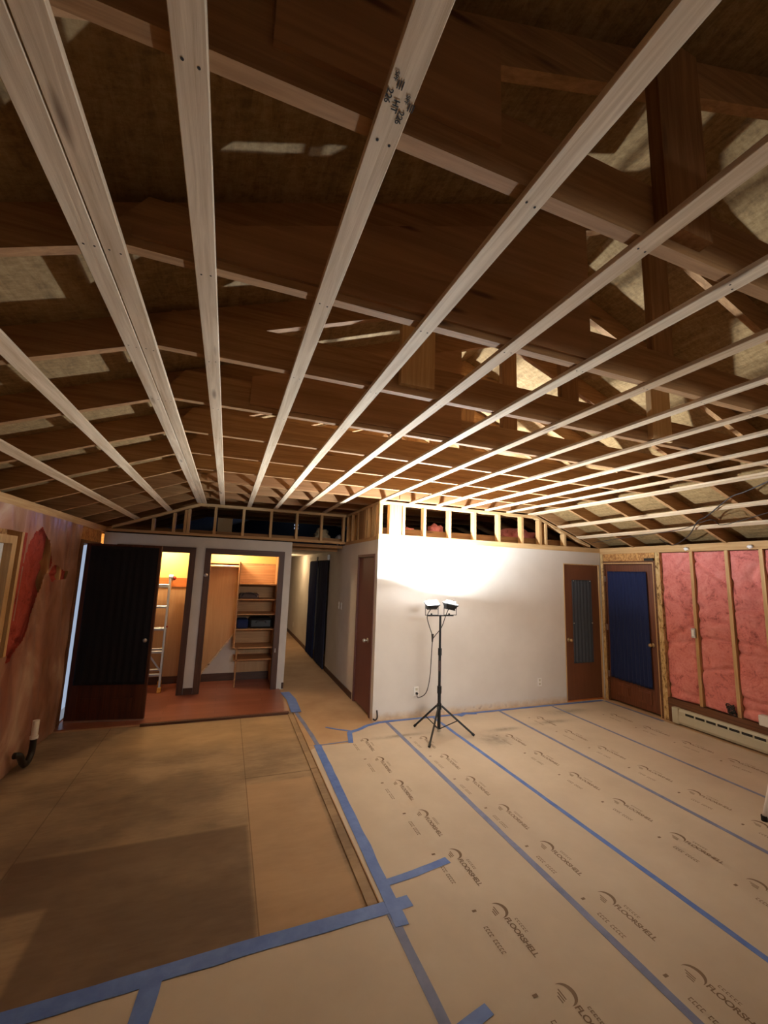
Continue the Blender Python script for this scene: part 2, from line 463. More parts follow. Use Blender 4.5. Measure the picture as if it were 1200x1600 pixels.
# closet wall with two openings
O1, O2 = (-1.40, -0.525), (-0.25, 0.775)
struct('wall_closet', B((XL, O1[0], YC, YC+.1, 0, HD), (O1[0], O1[1], YC, YC+.1, 2.03, HD), (O1[1], O2[0], YC, YC+.1, 0, HD),
                        (O2[0], O2[1], YC, YC+.1, 2.03, HD), (O2[1], XE, YC, YC+.1, 0, HD)), 'drywall2', 'white painted closet wall with two brown cased openings', 'wall')
struct('wall_closet_back', B((XL, XE-.121, 7.46, 7.56, 0, HD)), 'closetpanel', 'back wall of the closets', 'wall')
struct('wall_closet_upper', B((XL, -.451, 7.452, 7.4595, 1.632, 2.234), (-.251, .789, 7.452, 7.4595, 1.905, 2.234)), 'cream_paint', 'yellowish painted upper band at the back of the closets', 'wall')
struct('wall_closet_middle', B((-0.45, -0.252, YC+.101, 7.459, 0, HD)), 'closetpanel', 'partition between the two closets', 'wall')
struct('wall_closet_right', B((0.79, XE-.121, YC+.101, 7.459, 0, HD)), 'closetpanel', 'right side of the shelved closet', 'wall')
struct('ceiling_closet', B((XL, XE-.121, YC+.101, 7.46, 2.235, 2.255)), 'drywall2', 'ceiling of the closets', 'ceiling')
struct('baseboard_closet', B((-1.60, -.46, 7.445, 7.459, .013, .12), (-0.25, 0.785, 7.445, 7.459, .013, .13)), 'casingX', 'dark baseboard at the back of the closets', 'baseboard')
struct('baseboard_closet_front', B((-.448, -.325, YC-.014, YC-.0005, .013, .10), (0.925, XE, YC-.014, YC-.0005, .013, .10)), 'casingX', 'short dark baseboard pieces between and beside the closet openings', 'baseboard')
def casing(name, x0, x1, zt, wd, label):
    t = sthing(name, label, 'door casing', ((x0+x1)/2, YC, 0.012))
    d0, d1 = YC-.018, YC-.0005
    obj('side_casing', B((x0-wd, x0, d0, d1, .012, zt)), 'casing', t); obj('side_casing', B((x1, x1+wd, d0, d1, .012, zt)), 'casing', t)
    obj('head_casing', B((x0-wd, x1+wd, d0, d1, zt, zt+wd)), 'casingX', t)
    j = B((x0, x0+.012, d0, YC+.1, .012, zt-.012), (x1-.012, x1, d0, YC+.1, .012, zt-.012), (x0, x1, d0, YC+.1, zt-.012, zt))
    obj('jamb', j, 'casing', t)
    return t
casing('trim_3', O1[0], O1[1], 2.03, .072, 'dark brown casing of the closet opening that holds the ladder')
c2 = casing('trim_4', O2[0], O2[1], 2.03, .072, 'dark brown casing of the shelved closet opening')
def ball(bm, c, r, sx=1, sy=1, sz=1, seg=12):
    g = bmesh.ops.create_uvsphere(bm, u_segments=seg, v_segments=seg//2+2, radius=r)
    bmesh.ops.scale(bm, vec=(sx, sy, sz), verts=g['verts']); bmesh.ops.translate(bm, vec=c, verts=g['verts'])
    return bm
k = ball(bmesh.new(), (-0.285, YC-.045, 1.70), .028); tube(k, [(-0.285, YC-.018, 1.70), (-0.285, YC-.045, 1.70)], .01)
obj('knob', k, 'steel', c2, shade=True)
k = B((0.790, .800, YC-.030, YC-.018, .555, .615)); obj('strike_plate', k, 'steel', c2)

# side walls: sheathing skins with openings
struct('wall_left', B((XL-.12, XL-.10, YB, 3.25, 0, HD), (XL-.12, XL-.10, 3.25, 4.27, 0, 1.08), (XL-.12, XL-.10, 3.25, 4.27, 2.03, HD),
                      (XL-.12, XL-.10, 4.27, 5.83, 0, HD), (XL-.12, XL-.10, 5.83, 6.72, 2.10, HD), (XL-.12, XL-.10, 6.72, 7.56, 0, HD),
                      (XL-.10, XL-.03, 5.80, 6.78, 2.10, HD), (-2.42, XL-.12, YB, GYD, 2.22, 2.24)), 'osb', 'left outer wall with bare sheathing panels', 'wall')
struct('wall_right', B((XR+.10, XR+.12, YB, 5.30, 0, HD), (XR+.02, XR+.10, 4.20, 5.09, 2.10, HD), (XR+.12, 6.42, YB, GYD, 2.22, 2.24)), 'osb', 'right outer wall with bare sheathing panels', 'wall')
struct('wall_rear', B((XL-.12, XR+.12, YB-.1, YB, 0, 4.2)), 'drywall2', 'wall behind the photographer', 'wall')
struct('wall_room_beyond', B((XC+.101, XR+.12, 9.9, 10, 0, HD), (XR+.02, XR+.12, 5.301, 10, 0, HD)), 'drywall2', 'walls of the room beyond the white wall', 'wall')
# top plates
tp = wm = None
struct('trim_5', B((XL-.10, XL+.005, YB, YC+.1, HD, HP)), 'frameY', 'wooden top plate along the left wall', 'top plate')
struct('trim_6', B((XR-.005, XR+.10, YB, YW+.1, HD-.02, HP)), 'frameY', 'wooden top plate along the right wall', 'top plate')

# gable louver wall far away with slots
GY = 13.9
gb = bmesh.new()
sx0, sx1 = 1.98, 2.12
prism(gb, [(-2.4, 2.2), (sx0, 2.2), (sx0, rz(sx0)+RT), (-2.4, rz(-2.4)+RT)], GY, GY+.03)
prism(gb, [(sx1, 2.2), (6.4, 2.2), (6.4, rz(6.4)+RT), (sx1, rz(sx1)+RT)], GY, GY+.03)
zz = 3.16
bx(gb, sx0, sx1, GY, GY+.03, 2.2, 3.16)
for i in range(6):
    bx(gb, sx0, sx1, GY, GY+.03, zz+.06, zz+.105); zz += .105
bx(gb, sx0, sx1, GY, GY+.03, zz, 3.93)
struct('wall_gable', gb, 'dimboard', 'far gable wall of the attic with a slotted louver', 'wall')

# roof sheathing (seen from below as the ceiling)
rb = bmesh.new()
e = .022
prism(rb, [(-2.4, rz(-2.4)+RT), (XM, rz(XM)+RT), (XM, rz(XM)+RT+e), (-2.4, rz(-2.4)+RT+e)], YB-.1, GY+.1)
prism(rb, [(6.4, rz(6.4)+RT), (XM, rz(XM)+RT), (XM, rz(XM)+RT+e), (6.4, rz(6.4)+RT+e)], YB-.1, GY+.1)
struct('ceiling', rb, 'sheath', 'underside of the roof sheathing above the open framing', 'ceiling')
# attic floors over closets, hall and the room beyond
struct('ceiling_attic_floor', B((XL-.02, XE-.12, YC+.101, GY, 2.262, 2.29), (XC+.101, XR+.02, YW+.111, GY, 2.262, 2.29), (XE-.12, XC+.1, 7.5, GY, 2.262, 2.29)), 'attic', 'dusty attic floor over the closets and hallway', 'attic floor')

# ------------------------------------------------------------------ roof trusses
TY = [0.115 + 0.62*i for i in range(22)]
def truss(i, y):
    feat = {1: 'second truss from the camera, with a hanging board and small plywood plate',
            2: 'third truss from the camera, with a wide plywood gusset over the tie',
            3: 'fourth truss from the camera, with a pale upright board on the tie',
            4: 'fifth truss from the camera, with a plywood gusset behind the upright board'}
    lab = feat.get(i, '%s roof truss counted from the camera towards the attic' % (ordn(i) if i < 15 else 'number %d' % i))
    if i == 0: lab = 'roof truss nearest to the camera, almost overhead'
    t = thing('roof_truss', lab, 'roof truss', (XM, y, TZ), 'roof trusses')
    tb = bmesh.new(); prism(tb, [(XA, TZ), (XB, TZ), (XB-.13, TZ+.184), (XA+.13, TZ+.184)], y, y+.038)
    obj('tie_beam', tb, 'oldX', t)
    r = bmesh.new(); x0 = -2.3
    prism(r, [(x0, rz(x0)), (XM, rz(XM)), (XM, rz(XM)+RT), (x0, rz(x0)+RT)], y+.0385, y+.0765); obj('rafter', r, 'oldX', t)
    r = bmesh.new(); x0 = 6.3
    prism(r, [(x0, rz(x0)), (XM+.001, rz(XM)), (XM+.001, rz(XM)+RT), (x0, rz(x0)+RT)], y+.0385, y+.0765); obj('rafter', r, 'oldX', t)
    obj('king_post', B((1.93, 2.07, y, y+.038, TZ+.185, rz(2.07)+.03)), 'oldZ', t)
    g = bmesh.new()
    if i in (2,):
        prism(g, [(-.36, TZ+.03), (1.49, TZ+.03), (1.49, rz(1.49)-.02), (-.36, rz(-.36)+.02)], y-.014, y-.0005); obj('gusset', g, 'ply', t)
    elif i == 4:
        prism(g, [(.05, TZ+.03), (1.55, TZ+.03), (1.55, rz(1.55)-.02), (.05, rz(.05)+.02)], y-.014, y-.0005); obj('gusset', g, 'ply', t)
    elif i in (8, 9, 10):
        prism(g, [(-.3, TZ+.01), (1.9, TZ+.01), (1.9, rz(1.9)-.02), (-.3, rz(-.3)+.02)], y-.014, y-.0005); obj('gusset', g, 'ply', t)
        g = bmesh.new(); prism(g, [(2.1, TZ+.01), (3.9, TZ+.01), (3.9, rz(3.9)+.0), (2.1, rz(2.1)-.02)], y-.014, y-.0005); obj('gusset', g, 'ply', t)
    elif i == 1:
        prism(g, [(.0, TZ+.07), (.54, TZ+.07), (.54, TZ+.37), (0, TZ+.30)], y-.014, y-.0005); obj('gusset', g, 'ply', t)
        obj('hanging_board', B((1.08, 1.27, y-.04, y-.0005, TZ+.03, rz(1.1)+.1)), 'oldZ', t)
    elif i == 3:
        obj('upright_board', B((.79, .99, y-.04, y-.0005, TZ+.04, rz(.79)+.1)), 'frameZ', t)
        obj('upright_board', B((2.69, 2.88, y-.04, y-.0005, TZ+.01, rz(2.88)+.1)), 'frameZ', t)
    else:
        g.free()
        return t
    if i == 3: g.free()
    return t
for i, y in enumerate(TY[:15]): truss(i, y)

# ------------------------------------------------------------------ furring strips under the trusses
SX = [-.472, -.404, -.145, .248, .655, 1.05, 1.45, 1.88, 2.30, 2.72, 3.13, 3.52, 3.90, 4.30, 4.372]
def strip_label(i, x):
    end = 'closet wall' if x < XC else 'white wall'
    if i == 0: return 'left board of the doubled strip at the break of the left slope'
    if i == 1: return 'right board of the doubled strip at the break of the left slope'
    if i == 13: return 'left board of the doubled strip at the break of the right slope'
    if i == 14: return 'right board of the doubled strip at the break of the right slope'
    if i == 3: return 'pale furring strip with black grade stamps on it'
    return 'pale furring strip to the %s, %s right of the left doubled strip' % (end, ordn(i-2))
for i, x in enumerate(SX):
    y1 = YC+.06 if x < XC else YW+.06
    t = thing('furring_strip', strip_label(i, x), 'ceiling strip', (x, 2, TZ-.0195), 'ceiling furring strips')
    h = .032
    bo = obj('board', B((x-h, x+h, YB+.02, y1, TZ-.0195, TZ-.0005)), 'pineY', t, bevel=.002)
    nb = bmesh.new()
    for y in TY:
        if y > y1: break
        for dx in (-.014, .015):
            ny = y + .02 + random.uniform(-.006, .006)
            bmesh.ops.create_circle(nb, cap_ends=True, segments=8, radius=.0035, matrix=Matrix.Translation((x+dx, ny, TZ-.0199)))
    merge(bo, nb, 'stamp')
    if i == 3: stampstrip = bo
def slope_strip(x, y1, lab, side):
    z = rz(x); a = math.atan(SL)*(-1 if side > 0 else 1)
    t = thing('furring_strip', lab, 'ceiling strip', (x, 2, z-.02), 'ceiling furring strips')
    bm = B((-.032, .032, YB+.02-2, y1-2, 0, .018))
    bmesh.ops.rotate(bm, verts=bm.verts, cent=(0, 0, 0), matrix=Matrix.Rotation(-a, 3, 'Y'))
    bmesh.ops.translate(bm, verts=bm.verts, vec=(x, 2, z-.021))
    obj('board', bm, 'pineY', t)
slope_strip(-.86, YC+.05, 'upper furring strip on the left ceiling slope', -1)
slope_strip(-1.27, YC+.05, 'lower furring strip on the left ceiling slope, nearest the left wall', -1)
slope_strip(4.86, YW+.05, 'upper furring strip on the right ceiling slope', 1)
slope_strip(5.24, YW+.05, 'lower furring strip on the right ceiling slope, nearest the right wall', 1)

# grade stamps on the third strip
def text_bm(s, size, spacing=1.0):
    cu = bpy.data.curves.new('t', 'FONT'); cu.body = s; cu.size = size; cu.space_character = spacing
    cu.align_x = 'LEFT'; cu.offset = size*0.022
    o = bpy.data.objects.new('t', cu); C.objects.link(o)
    dg = bpy.context.evaluated_depsgraph_get(); me = bpy.data.meshes.new_from_object(o.evaluated_get(dg))
    bm = bmesh.new(); bm.from_mesh(me)
    bpy.data.objects.remove(o); bpy.data.curves.remove(cu); bpy.data.meshes.remove(me)
    return bm
def put(dst, src, right, up, loc):
    r, u = Vector(right), Vector(up); n = r.cross(u)
    Mx = Matrix((r, u, n)).transposed().to_4x4(); Mx.translation = loc
    bmesh.ops.transform(src, matrix=Mx, verts=src.verts)
    vm = {v: dst.verts.new(v.co) for v in src.verts}
    for f in src.faces:
        try: dst.faces.new([vm[v] for v in f.verts])
        except ValueError: pass
    src.free()
sb = bmesh.new(); zs = TZ-.0207
for (x0, y0, full) in ((.226, .625, True), (.262, .655, False)):
    put(sb, text_bm('226', .018), (0, 1, 0), (1, 0, 0), (x0-.006, y0+.026, zs))
    put(sb, text_bm('SPF', .012), (0, 1, 0), (1, 0, 0), (x0-.002, y0-.006, zs))
    if full: put(sb, text_bm('HT', .019), (0, 1, 0), (1, 0, 0), (x0+.013, y0+.040, zs))
    c = bmesh.new(); bmesh.ops.create_circle(c, cap_ends=True, segments=20, radius=.008)
    bmesh.ops.inset_region(c, faces=c.faces[:], thickness=.0025); bmesh.ops.delete(c, geom=[f for f in c.faces if len(f.verts) > 4], context='FACES')
    put(sb, c, (0, 1, 0), (1, 0, 0), (x0+.016, y0+.012, zs))
    for q in range(3):
        bx(sb, x0+.009+q*.005, x0+.0115+q*.005, y0+.006, y0+.022, zs, zs+.0001)
merge(stampstrip, sb, 'stamp')

# ------------------------------------------------------------------ knee wall framing
t = thing('knee_wall_plate', 'sloped and level wooden plate on top of the short studs over the closets', 'wall plate', (0, YC, TZ-.06))
pb = bmesh.new()
prism(pb, [(-1.57, rz(-1.57)-.055), (XA, TZ-.06), (XA, TZ-.022), (-1.57, rz(-1.57)-.02)], YC, YC+.089)
bx(pb, XA, XC-.002, YC, YC+.089, TZ-.06, TZ-.022)
obj('plate', pb, 'frameX', t)
tag(obj('bottom_plate', B((XL+.006, XC+.0, YC, YC+.09, HD+.02, HD+.058)), 'frameX', origin=(0, YC, HD)), 'long wooden bottom plate lying on the closet wall', 'wall plate')
gcl = 'short studs above the closet wall'
def stud(x0, x1, y0, y1, z0, z1, lab, grp, mat='frameZ', name='stud'):
    return tag(obj(name, B((x0, x1, y0, y1, z0, z1)), mat, origin=((x0+x1)/2, (y0+y1)/2, z0)), lab, 'stud', grp)
for i, x in enumerate([-1.06, -.79, -.64, -.595, -.23, .18, .60, 1.01, 1.42, 1.80]):
    zt = (TZ-.0605) if x > XA else rz(x-.019)-.063
    stud(x-.019, x+.019, YC, YC+.089, HD+.0585, zt, '%s short stud from the left above the closet wall' % ordn(i), gcl)
# white wall
t = thing('knee_wall_plate', 'bright wooden plate on top of the short studs over the white wall', 'wall plate', (3, YW, TZ-.06))
pb = bmesh.new()
bx(pb, XC, XB-.02, YW, YW+.089, TZ-.06, TZ-.022)
prism(pb, [(XB-.02, TZ-.06), (5.50, rz(5.50)-.06), (5.50, rz(5.50)-.022), (XB-.02, TZ-.022)], YW, YW+.089)
obj('plate', pb, 'frameX', t)
tag(obj('bottom_plate', B((XC-.0, XR-.006, YW-.004, YW+.09, HD+.001, HD+.075)), 'frameX', origin=(3, YW, HD)), 'wooden plate lying along the top of the white wall', 'wall plate')
gwh = 'short studs above the white wall'
def wzt(x): return (TZ-.0605) if x < XB-.03 else rz(x+.019)-.063
ws = [(1.84, 1.885), (1.985, 2.16), (2.175, 2.213), (2.49, 2.53), (2.885, 2.925), (3.30, 3.338), (3.72, 3.758), (4.14, 4.178), (4.48, 4.52), (4.59, 4.628), (4.965, 5.003)]
for i, (a, b) in enumerate(ws):
    lab = 'wide orange board standing among the studs at the left end above the white wall' if i == 1 else '%s upright from the left in the short framing above the white wall' % ordn(i)
    stud(a, b, YW, YW+.089, HD+.0755, wzt((a+b)/2), lab, gwh)
# hall side
tag(obj('knee_wall_plate', B((XC, XC+.089, YW+.0895, YC-.001, TZ-.06, TZ-.022)), 'frameY', origin=(XC, 6, TZ)), 'top plate of the short framing beside the hallway corner', 'wall plate')
tag(obj('bottom_plate', B((XC, XC+.089, YW+.0905, YC-.001, HD+.0005, HD+.05)), 'frameY', origin=(XC, 6, HD)), 'bottom plate over the hallway door wall', 'wall plate')
for i, y in enumerate([5.26, 5.33, 5.42, 5.62, 5.72, 6.10, 6.45, 6.72]):
    stud(XC, XC+.089, y-.019, y+.019, HD+.0505, TZ-.0605, '%s short stud above the hallway door wall, counted from the corner' % ordn(i), 'short studs above the hallway side')
tag(obj('blocking_board', B((XC+.0, XC+.03, 5.80, 6.02, HD+.0505, TZ-.0605)), 'oldZ', origin=(XC, 5.9, HD)), 'wide darker board between the short studs over the hallway door', 'board')
# joist and beams behind
tag(obj('ceiling_joist', B((XC+.1, XR-.01, 5.30, 5.338, 2.2905, 2.44)), 'oldX', origin=(3, 5.3, 2.3)), 'orange joist lying just behind the studs over the white wall', 'joist')
tag(obj('ceiling_joist', B((XL+.02, XC-.01, 6.98, 7.018, 2.2905, 2.38)), 'oldX', origin=(0, 7, 2.3)), 'low joist lying behind the studs over the closets', 'joist')
tag(obj('ceiling_joist', B((XE-.01, XC-.001, 6.95, 6.99, 2.21, 2.26)), 'oldX', origin=(1.4, 7, 2.1)), 'dark joist crossing the mouth of the hallway', 'joist')
tag(obj('ceiling_joist', B((XE-.0, XC-.001, 7.3, 7.34, 2.17, 2.26)), 'oldX', origin=(1.4, 7.3, 2.1)), 'second dark joist further inside the hallway ceiling', 'joist')

# attic clutter
def lump(name, c, r, s, mat, lab, cat, seed, grp=None):
    bm = bmesh.new(); bmesh.ops.create_icosphere(bm, subdivisions=3, radius=1)
    for v in bm.verts:
        n = noise.noise(v.co*2.1 + Vector((seed, 0, 0))); v.co = Vector((v.co.x*s[0], v.co.y*s[1], v.co.z*s[2]))*r*(1+.55*n)
    zmin = min(v.co.z for v in bm.verts)
    bmesh.ops.translate(bm, verts=bm.verts, vec=Vector(c)-Vector((0, 0, zmin)))
    return tag(obj(name, bm, mat, origin=c, shade=True), lab, cat, grp)
bb = B((-.20, .02, 7.08, 7.30, 2.291, 2.60)); tb = bmesh.new()
t = thing('cardboard_box', 'tan cardboard box standing behind the short studs over the closets', 'box', (-.09, 7.2, 2.291))
obj('body', bb, 'cardboard', t, bevel=.003)
prism(tb, [(-.20, 2.601), (-.09, 2.607), (-.09, 2.612), (-.20, 2.606)], 7.08, 7.30); prism(tb, [(.02, 2.601), (-.085, 2.607), (-.085, 2.612), (.02, 2.606)], 7.08, 7.30)
obj('flap', tb, 'cardboard', t)
lump('insulation_scrap', (.60+.1, 7.2, 2.291), .05, (1.6, 1, .8), 'white', 'small white scrap lying behind the studs over the closets', 'scrap', 1, 'scraps in the attic')
lump('insulation_scrap', (.93, 7.2, 2.291), .05, (2.0, 1, .5), 'cardboard', 'flat pale scrap beside the white one over the closets', 'scrap', 4, 'scraps in the attic')
lump('insulation_scrap', (1.60, 7.62, 2.291), .10, (1.4, 1, 1.3), 'cardboard', 'crumpled paper scrap in the last bay over the hallway', 'scrap', 2, 'scraps in the attic')
lump('insulation_scrap', (1.93, 7.62, 2.291), .07, (.9, 1, 1.3), 'white', 'small white scrap at the right end of the bay over the hallway', 'scrap', 3, 'scraps in the attic')
lump('insulation_scrap', (4.45, 5.62, 2.291), .17, (1.9, 1, .9), 'pink', 'large pink insulation tuft behind the studs over the white wall', 'scrap', 5, 'pink tufts over the white wall')
lump('insulation_scrap', (2.92, 5.6, 2.291), .12, (1.1, 1, 1.1), 'pink', 'pointed pink tuft in the second bay over the white wall', 'scrap', 6, 'pink tufts over the white wall')
lump('insulation_scrap', (2.42, 5.6, 2.291), .10, (1.9, 1, 1.0), 'pink', 'low pink tuft in the first bay over the white wall', 'scrap', 7, 'pink tufts over the white wall')

# ------------------------------------------------------------------ doors
def knob(parent, c, axis, mat='steel', r=.026):
    bm = bmesh.new(); c = Vector(c); a = Vector(axis)
    tube(bm, [c, c+a*.006], .030, 16); tube(bm, [c+a*.006, c+a*.035], .010, 10)
    ball(bm, c+a*.052, r)
    return obj('knob', bm, mat, parent, shade=True)
# white wall flush door
t = sthing('door_1', 'flush brown door in the white wall next to the right corner', 'door', (5.295, YW+.02, 0))
obj('slab', B((4.942, 5.648, YW+.012, YW+.05, .02, 2.05)), 'doorflat', t)
obj('frame', B((4.926, 4.941, YW-.004, YW+.1, .0, 2.064), (5.649, 5.664, YW-.004, YW+.1, .0, 2.064), (4.941, 5.649, YW-.004, YW+.1, 2.051, 2.064)), 'frameZ', t)
obj('threshold', B((4.942, 5.648, YW-.004, YW+.06, .001, .015)), 'hookboard', t)
knob(t, (5.005, YW+.012, .90), (0, -1, 0), 'brass')
# right wall panel door
t = sthing('door_2', 'brown panelled entrance door in the right wall under a navy curtain', 'door', (XR+.03, 4.64, 0))
y0, y1 = 4.24, 5.04
d = B((XR+.012, XR+.05, y0, y1, .03, 2.07))
obj('slab', d, 'doormid', t)
pn = bmesh.new()
for a, b in ((y0+.12, (y0+y1)/2-.05), ((y0+y1)/2+.05, y1-.12)):
    for q in range(2):
        s = q*.03; bx(pn, XR+.0 + (0 if q else .004), XR+.0115, a+s, b-s, .12+s, .30-s) if q == 0 else bx(pn, XR-.004, XR+.0035, a+s, b-s, .12+s, .30-s)
obj('raised_panel', pn, 'doormid', t)
obj('frame', B((XR-.004, XR+.1, y0-.045, y0-.003, 0, 2.12), (XR-.004, XR+.1, y1+.003, y1+.03, 0, 2.12), (XR-.004, XR+.1, y0-.003, y1+.003, 2.075, 2.12)), 'brownboard', t)
obj('edge_strip', B((XR-.008, XR-.0045, y0-.018, y0-.006, 0, 2.10), (XR-.008, XR-.0045, y0-.006, y1+.02, 2.085, 2.10)), 'frameZ', t)
obj('closer_arm', B((XR-.03, XR-.009, 4.20, 4.34, 2.125, 2.16)), 'darkslot', t)
knob(t, (XR+.012, 4.31, .94), (-1, 0, 0), 'brass')
for z in (.35, 1.05, 1.80): obj('hinge', B((XR-.006, XR+.011, y1-.004, y1+.012, z, z+.09)), 'steel', t)
# hall door
t = sthing('door_3', 'flush plum brown door in the hallway wall beside the corner', 'door', (XC+.02, 5.6, 0))
obj('slab', B((XC+.010, XC+.045, 5.265, 5.955, .02, 2.03)), 'doorplum', t)
obj('frame', B((XC-.010, XC+.1, 5.226, 5.264, 0, 2.074), (XC-.010, XC+.1, 5.956, 5.989, 0, 2.074), (XC-.010, XC+.1, 5.264, 5.956, 2.036, 2.074)), 'doorplum', t)
knob(t, (XC+.010, 5.44, .92), (-1, 0, 0))
# hall end door
t = sthing('door_4', 'brown door closing the far left end of the hallway', 'door', (1.1, 13.28, 0))
obj('slab', B((.96, 1.36, 13.26, 13.299, .01, 2.06)), 'doorflat', t)
obj('frame', B((1.36, 1.42, 13.25, 13.3, 0, 2.10)), 'casing', t)
# left outer doorway jambs
t = sthing('trim_7', 'brown jambs of the outer doorway in the left wall', 'door frame', (XL, 6.27, 0))
obj('side_jamb', B((XL-.10, XL+.018, 5.80, 5.90, 0, 2.10)), 'brownboard', t)
obj('side_jamb', B((XL-.10, XL-.002, 6.70, 6.74, 0, 2.10)), 'frameZ', t)
obj('head_jamb', B((XL-.10, XL-.002, 5.84, 6.70, 2.06, 2.10)), 'brownboard', t)
obj('sill', B((XL-.12, XL-.002, 5.84, 6.70, 0, .025)), 'steel', t)
# open outer door leaf
A = Vector((-1.605, 5.945, 0)); Bp = Vector((-.782, 5.815, 0)); dv = (Bp-A); L = dv.length; dv.normalize()
ang = math.atan2(dv.y, dv.x)
def leaf_obj(name, boxes, mat, parent, bevel=0):
    bm = B(*boxes)
    bmesh.ops.rotate(bm, verts=bm.verts, cent=(0, 0, 0), matrix=Matrix.Rotation(ang, 3, 'Z'))
    bmesh.ops.translate(bm, verts=bm.verts, vec=A)
    return obj(name, bm, mat, parent, bevel=bevel)
t = sthing('door_5', 'dark outer door standing open on the left with a long navy curtain', 'door', A)
st = .11
leaf_obj('stile', [(0, st, 0, .042, .03, 2.06)], 'doorwood', t); leaf_obj('stile', [(L-st, L, 0, .042, .03, 2.06)], 'doorwood', t)
leaf_obj('rail', [(st, L-st, 0, .042, 1.93, 2.06)], 'doorwood', t)
leaf_obj('lower_panel', [(st, L-st, .006, .036, .03, .45), (st+.03, L/2-.05, 0, .006, .12, .27), (L/2+.05, L-st-.03, 0, .006, .12, .27)], 'doorwood', t)
leaf_obj('glass', [(st, L-st, .015, .021, .45, 1.93)], 'frosted', t)
leaf_obj('door_sweep', [(0, L, -.004, .046, .012, .03)], 'steel', t)
kb = bmesh.new(); kc = A + dv*(L-.06) + Vector((0, 0, .93)); nn = Vector((dv.y, -dv.x, 0))
ball(kb, kc+nn*.045, .024); tube(kb, [kc, kc+nn*.045], .01); tube(kb, [kc-nn*.042, kc-nn*.08], .01); ball(kb, kc-nn*.09, .024)
obj('knob', kb, 'steel', t, shade=True)

# ------------------------------------------------------------------ cloth
def cloth(name, p, direction, normal, width, z0, z1, folds, amp, mat, lab, cat='curtain', flare=0.0, sag=0.0, seed=0, nu=90, nv=40, gather=None, grp=None):
    p = Vector(p); d = Vector(direction).normalized(); n = Vector(normal).normalized(); bm = bmesh.new(); grid = []
    for j in range(nv+1):
        v = j/nv; row = []
        for i in range(nu+1):
            u = i/nu
            ph = noise.noise(Vector((u*3+seed, v*1.2, seed)))*1.3
            w = amp*(0.45+.55*v)*math.sin(u*folds*2*PI+ph) + amp*.5*noise.noise(Vector((u*9, v*5, seed+3)))
            ww = width*(1+flare*v)
            z = z1 + (z0-z1)*v - sag*v*u
            row.append(p + d*(u*ww - (ww-width)*.3) + n*(w+amp*1.3) + Vector((0, 0, z)))
        grid.append(row)
    front = [[bm.verts.new(c) for c in r] for r in grid]; back = [[bm.verts.new(c - n*.002) for c in r] for r in grid]
    for j in range(nv):
        for i in range(nu):
            bm.faces.new((front[j][i], front[j][i+1], front[j+1][i+1], front[j+1][i]))
            bm.faces.new((back[j][i], back[j+1][i], back[j+1][i+1], back[j][i+1]))
    for i in range(nu):
        for j in (0, nv): bm.faces.new((front[j][i], front[j][i+1], back[j][i+1], back[j][i]))
    for j in range(nv):
        for i in (0, nu): bm.faces.new((front[j][i], front[j+1][i], back[j+1][i], back[j][i]))
    return tag(obj(name, bm, mat, origin=p+Vector((0, 0, z0)), shade=True), lab, cat, grp)
nl = (dv.y, -dv.x, 0)
cloth('curtain', A+dv*.05+Vector(nl)*.002, dv, nl, L-.075, .42, 2.035, 9, .0035, 'darknavy', 'long near-black navy curtain on the open door at the left', flare=.0)
cloth('curtain', (XR+.004, 4.99, 0), (0, -1, 0), (-1, 0, 0), .655, .36, 1.965, 11, .014, 'navy', 'bright navy curtain hanging on the entrance door in the right wall', flare=.03, sag=.02, seed=3)
cloth('door_cloth', (5.095, YW+.012, 0), (1, 0, 0), (0, -1, 0), .40, .55, 1.815, 6, .004, 'towel', 'narrow blue grey cloth pinned on the flush brown door', seed=5)
for x, z, q in ((5.11, 1.80, 'upper left'), (5.45, 1.80, 'upper right'), (5.10, 1.15, 'middle left'), (5.47, 1.15, 'middle right')):
    tag(obj('push_pin', ball(bmesh.new(), (x, YW-.012, z), .009), 'steel', origin=(x, YW, z), shade=True), '%s metal pin holding the grey cloth on the brown door' % q, 'pin', 'pins in the grey cloth')
cloth('curtain', (XC-.005, 7.86, 0), (0, 1, 0), (-1, 0, 0), .86, .02, 2.02, 7, .02, 'blackcloth', 'nearer of the two tall dark curtains in the hallway', seed=8)
cloth('curtain', (XC-.005, 8.86, 0), (0, 1, 0), (-1, 0, 0), .86, .02, 2.02, 7, .02, 'navy', 'further of the two tall dark curtains in the hallway', seed=9)
tag(obj('curtain_header', B((XC-.05, XC-.006, 7.86, 8.70, 2.03, 2.13)), 'drywall2', origin=(XC, 8.2, 2.03)), 'pale header strip over the nearer hallway curtain', 'header')
tag(obj('curtain_header', B((XC-.05, XC-.006, 8.88, 9.70, 2.03, 2.11)), 'drywall2', origin=(XC, 9.2, 2.03)), 'pale header strip over the further hallway curtain', 'header')

